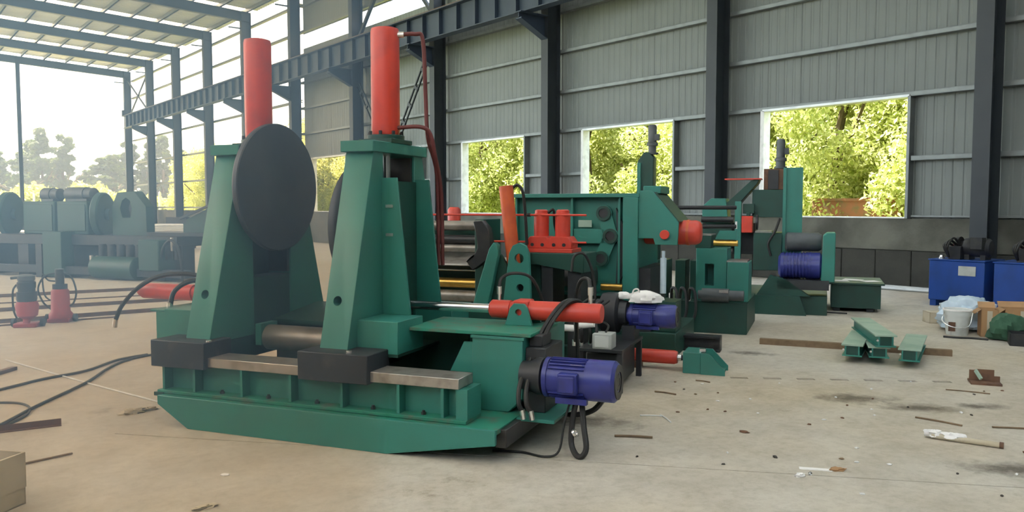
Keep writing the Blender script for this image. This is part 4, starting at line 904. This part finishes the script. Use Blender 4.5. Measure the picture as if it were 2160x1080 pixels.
hx = part('ring_frame', MB().prism([(-11.12, .80), (-11.12, 1.70), (-10.95, 2.02), (-10.42, 2.05), (-10.08, 1.70), (-10.06, .80)], 'y', 9.6, 9.85), 'green_shaded', fm, .01)
cut(hx, MB().prism([(-10.80, 1.43), (-10.87, 1.65), (-10.80, 1.83), (-10.68, 1.90), (-10.56, 1.83), (-10.50, 1.65), (-10.56, 1.43)], 'y', 9.4, 10.1))
part('low_drum', MB().lathe((-11.35, 9.3, .28), (-10.0, 9.3, .28), [(0, .2), (.05, .26), (1.3, .26), (1.35, .2)], 28), 'green_shaded', fm)
part('drive_post', MB().box(-12.8, -12.2, 9.1, 9.5, .05, 1.1), 'green_shaded', fm, .01)
part('post_foot', MB().box(-13.1, -12.9, 9.15, 9.5, .0, .8), 'blackmetal', fm)
part('green_gearbox', MB().box(-9.85, -9.25, 9.1, 9.6, .25, .95), 'green_shaded', fm, .02)
part('table', MB().box(-10.3, -8.2, 9.6, 10.4, 1.02, 1.10), 'blackmetal', fm)
part('slanted_chute', MB().prism([(-9.1, 1.10), (-9.1, 1.36), (-8.1, 1.76), (-8.1, 1.10)], 'y', 9.7, 10.3), 'green_shaded', fm, .006)
part('chute_bar', MB().bar((-9.15, 9.66, 1.42), (-8.0, 9.66, 1.82), .05, .05).box(-9.6, -9.0, 9.7, 9.8, 1.30, 1.45), 'blackmetal', fm)
for i in range(9):
    u = -11.2+i*.28; part('guide_roller', MB().cyl((u, 9.38, .5), (u, 9.38, .82), .09, n=14), 'blackmetal', fm)
for u in (-11.48, -11.28): part('chrome_pin', MB().cyl((u, 9.3, .40), (u, 9.3, .55), .04, n=12), 'silver', fm)
part('hose', MB().tube([(-9.3, 9.2, .5), (-9.1, 9.1, .8), (-8.9, 9.1, .95), (-8.7, 9.1, .8), (-8.6, 9.1, .4), (-8.6, 9.1, .05)], .03), 'rubber', fm)
part('steel_pin', MB().cyl((-9.05, 9.3, .70), (-9.05, 9.3, 1.0), .035, n=12), 'silver', fm)
sb = thing('pale_slab', 'pale flat slab lying beyond the far machine near the open bays', 'sheet stack', (8.6, 33.5, 0), line=False, rot=R(-20))  # flat pale layers on brown supports
for i in range(5): part('sheet', MB().box(-2.2+.04*i, 2.2-.03*i, -1.1, 1.1, .70+i*.06, .75+i*.06), 'whiteframe', sb)
for x in (-1.8, 0, 1.8): part('trestle', MB().box(x-.08, x+.08, -1.0, 1.0, .5, .70).box(x-.08, x+.08, -.9, -.7, 0, .5).box(x-.08, x+.08, .7, .9, 0, .5), 'rust', sb)

# red floor pumps, rails
def floor_pump(x, y, tall, label):
    t = thing('floor_pump', label, 'pump', (x, y, 0), 'red floor pumps', line=False, rot=R(-30))
    if tall:
        part('body', MB().lathe((0, 0, .06), (0, 0, .50), [(0, .16), (.06, .16), (.10, .13), (.40, .12), (.44, .09)], 24), 'jackred', t)
        part('neck', MB().cyl((0, 0, .50), (0, 0, .78), .06, n=16), 'blackmetal', t)
        part('collar', MB().cyl((0, 0, .48), (0, 0, .56), .10, n=16), 'black', t)
        part('hose', MB().tube([(.04, 0, .74), (.16, 0, .66), (.22, 0, .45), (.18, 0, .28), (.10, 0, .22)], .014), 'rubber', t)
        part('hose', MB().tube([(-.05, 0, .72), (-.2, 0, .68), (-.30, 0, .50), (-.24, 0, .30), (-.12, 0, .18)], .014), 'rubber', t)
        part('hose', MB().tube([(-.05, 0, .60), (-.16, 0, .62), (-.24, .02, .70), (-.22, .02, .40), (-.1, 0, .30)], .012), 'rubber', t)
    else:
        part('body', MB().lathe((0, 0, .10), (0, 0, .36), [(0, .05), (.06, .13), (.2, .15), (.26, .13)], 24), 'jackred', t)
        part('spout', MB().cyl((0, -.06, .0), (0, -.02, .14), .045, n=12), 'jackred', t)
        part('motor', MB().lathe((0, 0, .36), (0, 0, .66), [(0, .12), (.03, .13), (.14, .13), (.14, .11), (.19, .11), (.19, .12), (.27, .12), (.30, .09)], 24), 'blackmetal', t)
        part('cap', MB().lathe((0, 0, .66), (0, 0, .74), [(0, .11), (.06, .11), (.08, .08)], 20), 'greycast', t)
        part('handle', MB().tube([(-.13, 0, .6), (-.18, 0, .5), (-.18, 0, .25), (-.14, 0, .12)], .014), 'blackmetal', t)
        part('lever', MB().cyl((-.10, 0, .70), (-.2, 0, .69), .02, n=8), 'black', t)
    part('base', MB().box(-.15, .15, -.12, .12, 0, .06), 'jackred', t, .01)
    for s in (-1, 1): part('wheel', MB().cyl((s*.17, .02, .06), (s*.21, .02, .06), .06, n=16), 'black', t)
floor_pump(1.80, 13.1, False, 'squat red pump with dark motor on top, left of the pair on the floor')
floor_pump(2.26, 13.35, True, 'tall red pump with looping hoses, right of the pair on the floor')
for i, (a, b) in enumerate((((-1.6, 18.1), (5.6, 17.25)), ((-1.6, 15.6), (5.2, 14.95)), ((-1.4, 13.78), (5.0, 13.68)), ((-1.4, 13.55), (3.0, 13.34)), ((-1.6, 16.9), (5.6, 16.1)))):
    d = Vector((b[0]-a[0], b[1]-a[1], 0)); h = .06 if i < 3 else .02
    solo('floor_rail', MB().box(0, d.length, -.03, .03, 0, h*.35).box(0, d.length, -.015, .015, h*.35, h), 'rust', ['farthest brown rail on the left floor', 'middle brown rail on the left floor behind the red pumps', 'nearest thick rail at the feet of the red pumps', 'thin bar along the nearest rail', 'thin bar between the farthest and middle rails'][i], 'rail', (a[0], a[1], 0), 'rails on the left floor', line=False, rot=math.atan2(d.y, d.x))
# cables, cord and bars on the left floor
def wcable(name, pts, r, mt, lb, cat):
    p0 = pts[0]; solo(name, MB().tube([(p[0]-p0[0], p[1]-p0[1], r+(p[2] if len(p) > 2 else 0)) for p in pts], r, 8), mt, lb, cat, (p0[0], p0[1], 0), line=False)
wcable('cable', [(.3, 8.2), (.95, 8.67), (1.35, 8.95), (1.75, 9.12), (2.15, 9.55), (2.5, 9.70)], .013, 'dusty_cable', 'dark cable running from the left edge to the decoiler, upper one', 'cable')
wcable('cable', [(.5, 6.9), (.79, 7.26), (1.1, 7.75), (1.63, 8.5), (1.95, 9.1), (2.25, 9.5), (2.55, 9.66)], .013, 'dusty_cable', 'dark cable curving from the lower left to the decoiler', 'cable')
wcable('cable', [(.4, 8.3), (.9, 8.1), (1.05, 7.85), (1.0, 7.5), (.8, 7.2)], .010, 'dusty_cable', 'thin dark loop of cable at the left edge', 'cable')
wcable('white_cord', [(1.2, 10.35), (1.33, 9.8), (1.5, 9.1), (1.62, 8.6), (1.72, 8.2), (1.96, 7.28)], .008, 'cord', 'thin white cord lying straight across the left floor', 'cord')
solo('angle_bar', MB().box(0, .62, -.025, .025, 0, .006).box(0, .62, .019, .025, 0, .05), 'rust', 'dark steel angle bar at the left edge near the carton', 'bar', (.55, 7.10, 0), line=False, rot=R(-9))
solo('flat_bar', MB().box(0, .5, -.03, .03, 0, .035), 'rust', 'short dark flat bar at the left edge beside the white cord', 'bar', (.86, 9.35, 0), line=False, rot=R(47))
solo('stick', MB().tube([(0, 0, .008), (.2, .02, .008), (.42, .03, .01)], .008, 6), 'wood', 'thin twig behind the open carton', 'stick', (.66, 6.05, 0), line=False, rot=R(5))
solo('leaf_litter', MB().blob((0, 0, .01), .10, .05, .03, 51, .6).blob((.14, .02, .008), .05, .03, .02, 52, .6), 'carton_pale', 'torn paper scraps left of the decoiler base', 'scrap', (1.70, 7.05, 0), line=False)
chip(1.0, -.75, .03, 'white', 'small white chip on the lower floor', 14, h=.3)
solo('torn_paper', MB().blob((0, 0, .006), .06, .03, .015, 53, .6), 'carton_pale', 'torn paper bit on the floor at the bottom', 'paper', (1.45, 4.55, 0), line=False)
cb = thing('open_carton', 'open beige carton cut off at the lower left corner', 'carton', (.41, 5.26, 0), line=False, rot=R(-52))
part('wall', MB().box(-.35, .16, -.22, -.212, 0, .30).box(-.35, .16, .212, .22, 0, .30).box(.152, .16, -.22, .22, 0, .30).box(-.35, .16, -.22, .22, 0, .008), 'carton_pale', cb)
part('flap', MB().box(.16, .168, -.22, .22, .10, .30), 'carton_pale', cb)
part('content', MB().box(-.34, .15, -.21, .21, .008, .12), 'stain', cb)

# ================================================================== LENS GLARE stood in for by a haze volume in the hall
hm = bpy.data.materials.new('glare_veil'); hm.use_nodes = True; ht = hm.node_tree; ht.nodes.remove(ht.nodes['Principled BSDF'])
vs_ = ht.nodes.new('ShaderNodeVolumeScatter'); vs_.inputs['Color'].default_value = (.38, .66, 1, 1); vs_.inputs['Density'].default_value = .095; vs_.inputs['Anisotropy'].default_value = .75
ht.links.new(vs_.outputs[0], ht.nodes['Material Output'].inputs['Volume']); MT['haze'] = hm
hz = link('haze', MB().prism([(XL+.1, 1.4), (.75, 1.6), (4.3, 7.2), (5.4, 11), (XL+.1, 11)], 'z', .02, 9.5).mesh('haze', 'haze'))
tag(hz, 'thin bluish haze volume added in the left half of the hall as veiling glare', 'haze', None, 'stuff')

oh = link('outdoor_haze', MB().box(-90, 120, 72, 165, .02, 45).mesh('outdoor_haze', 'haze')); om = hm.copy(); oh.data.materials[0] = om
for n_ in om.node_tree.nodes:
    if n_.type == 'VOLUME_SCATTER': n_.inputs['Density'].default_value = .0013; n_.inputs['Color'].default_value = (.85, .93, 1, 1); n_.inputs['Anisotropy'].default_value = .3
tag(oh, 'pale sunlit haze over the fields beyond the open gable', 'haze', None, 'stuff')
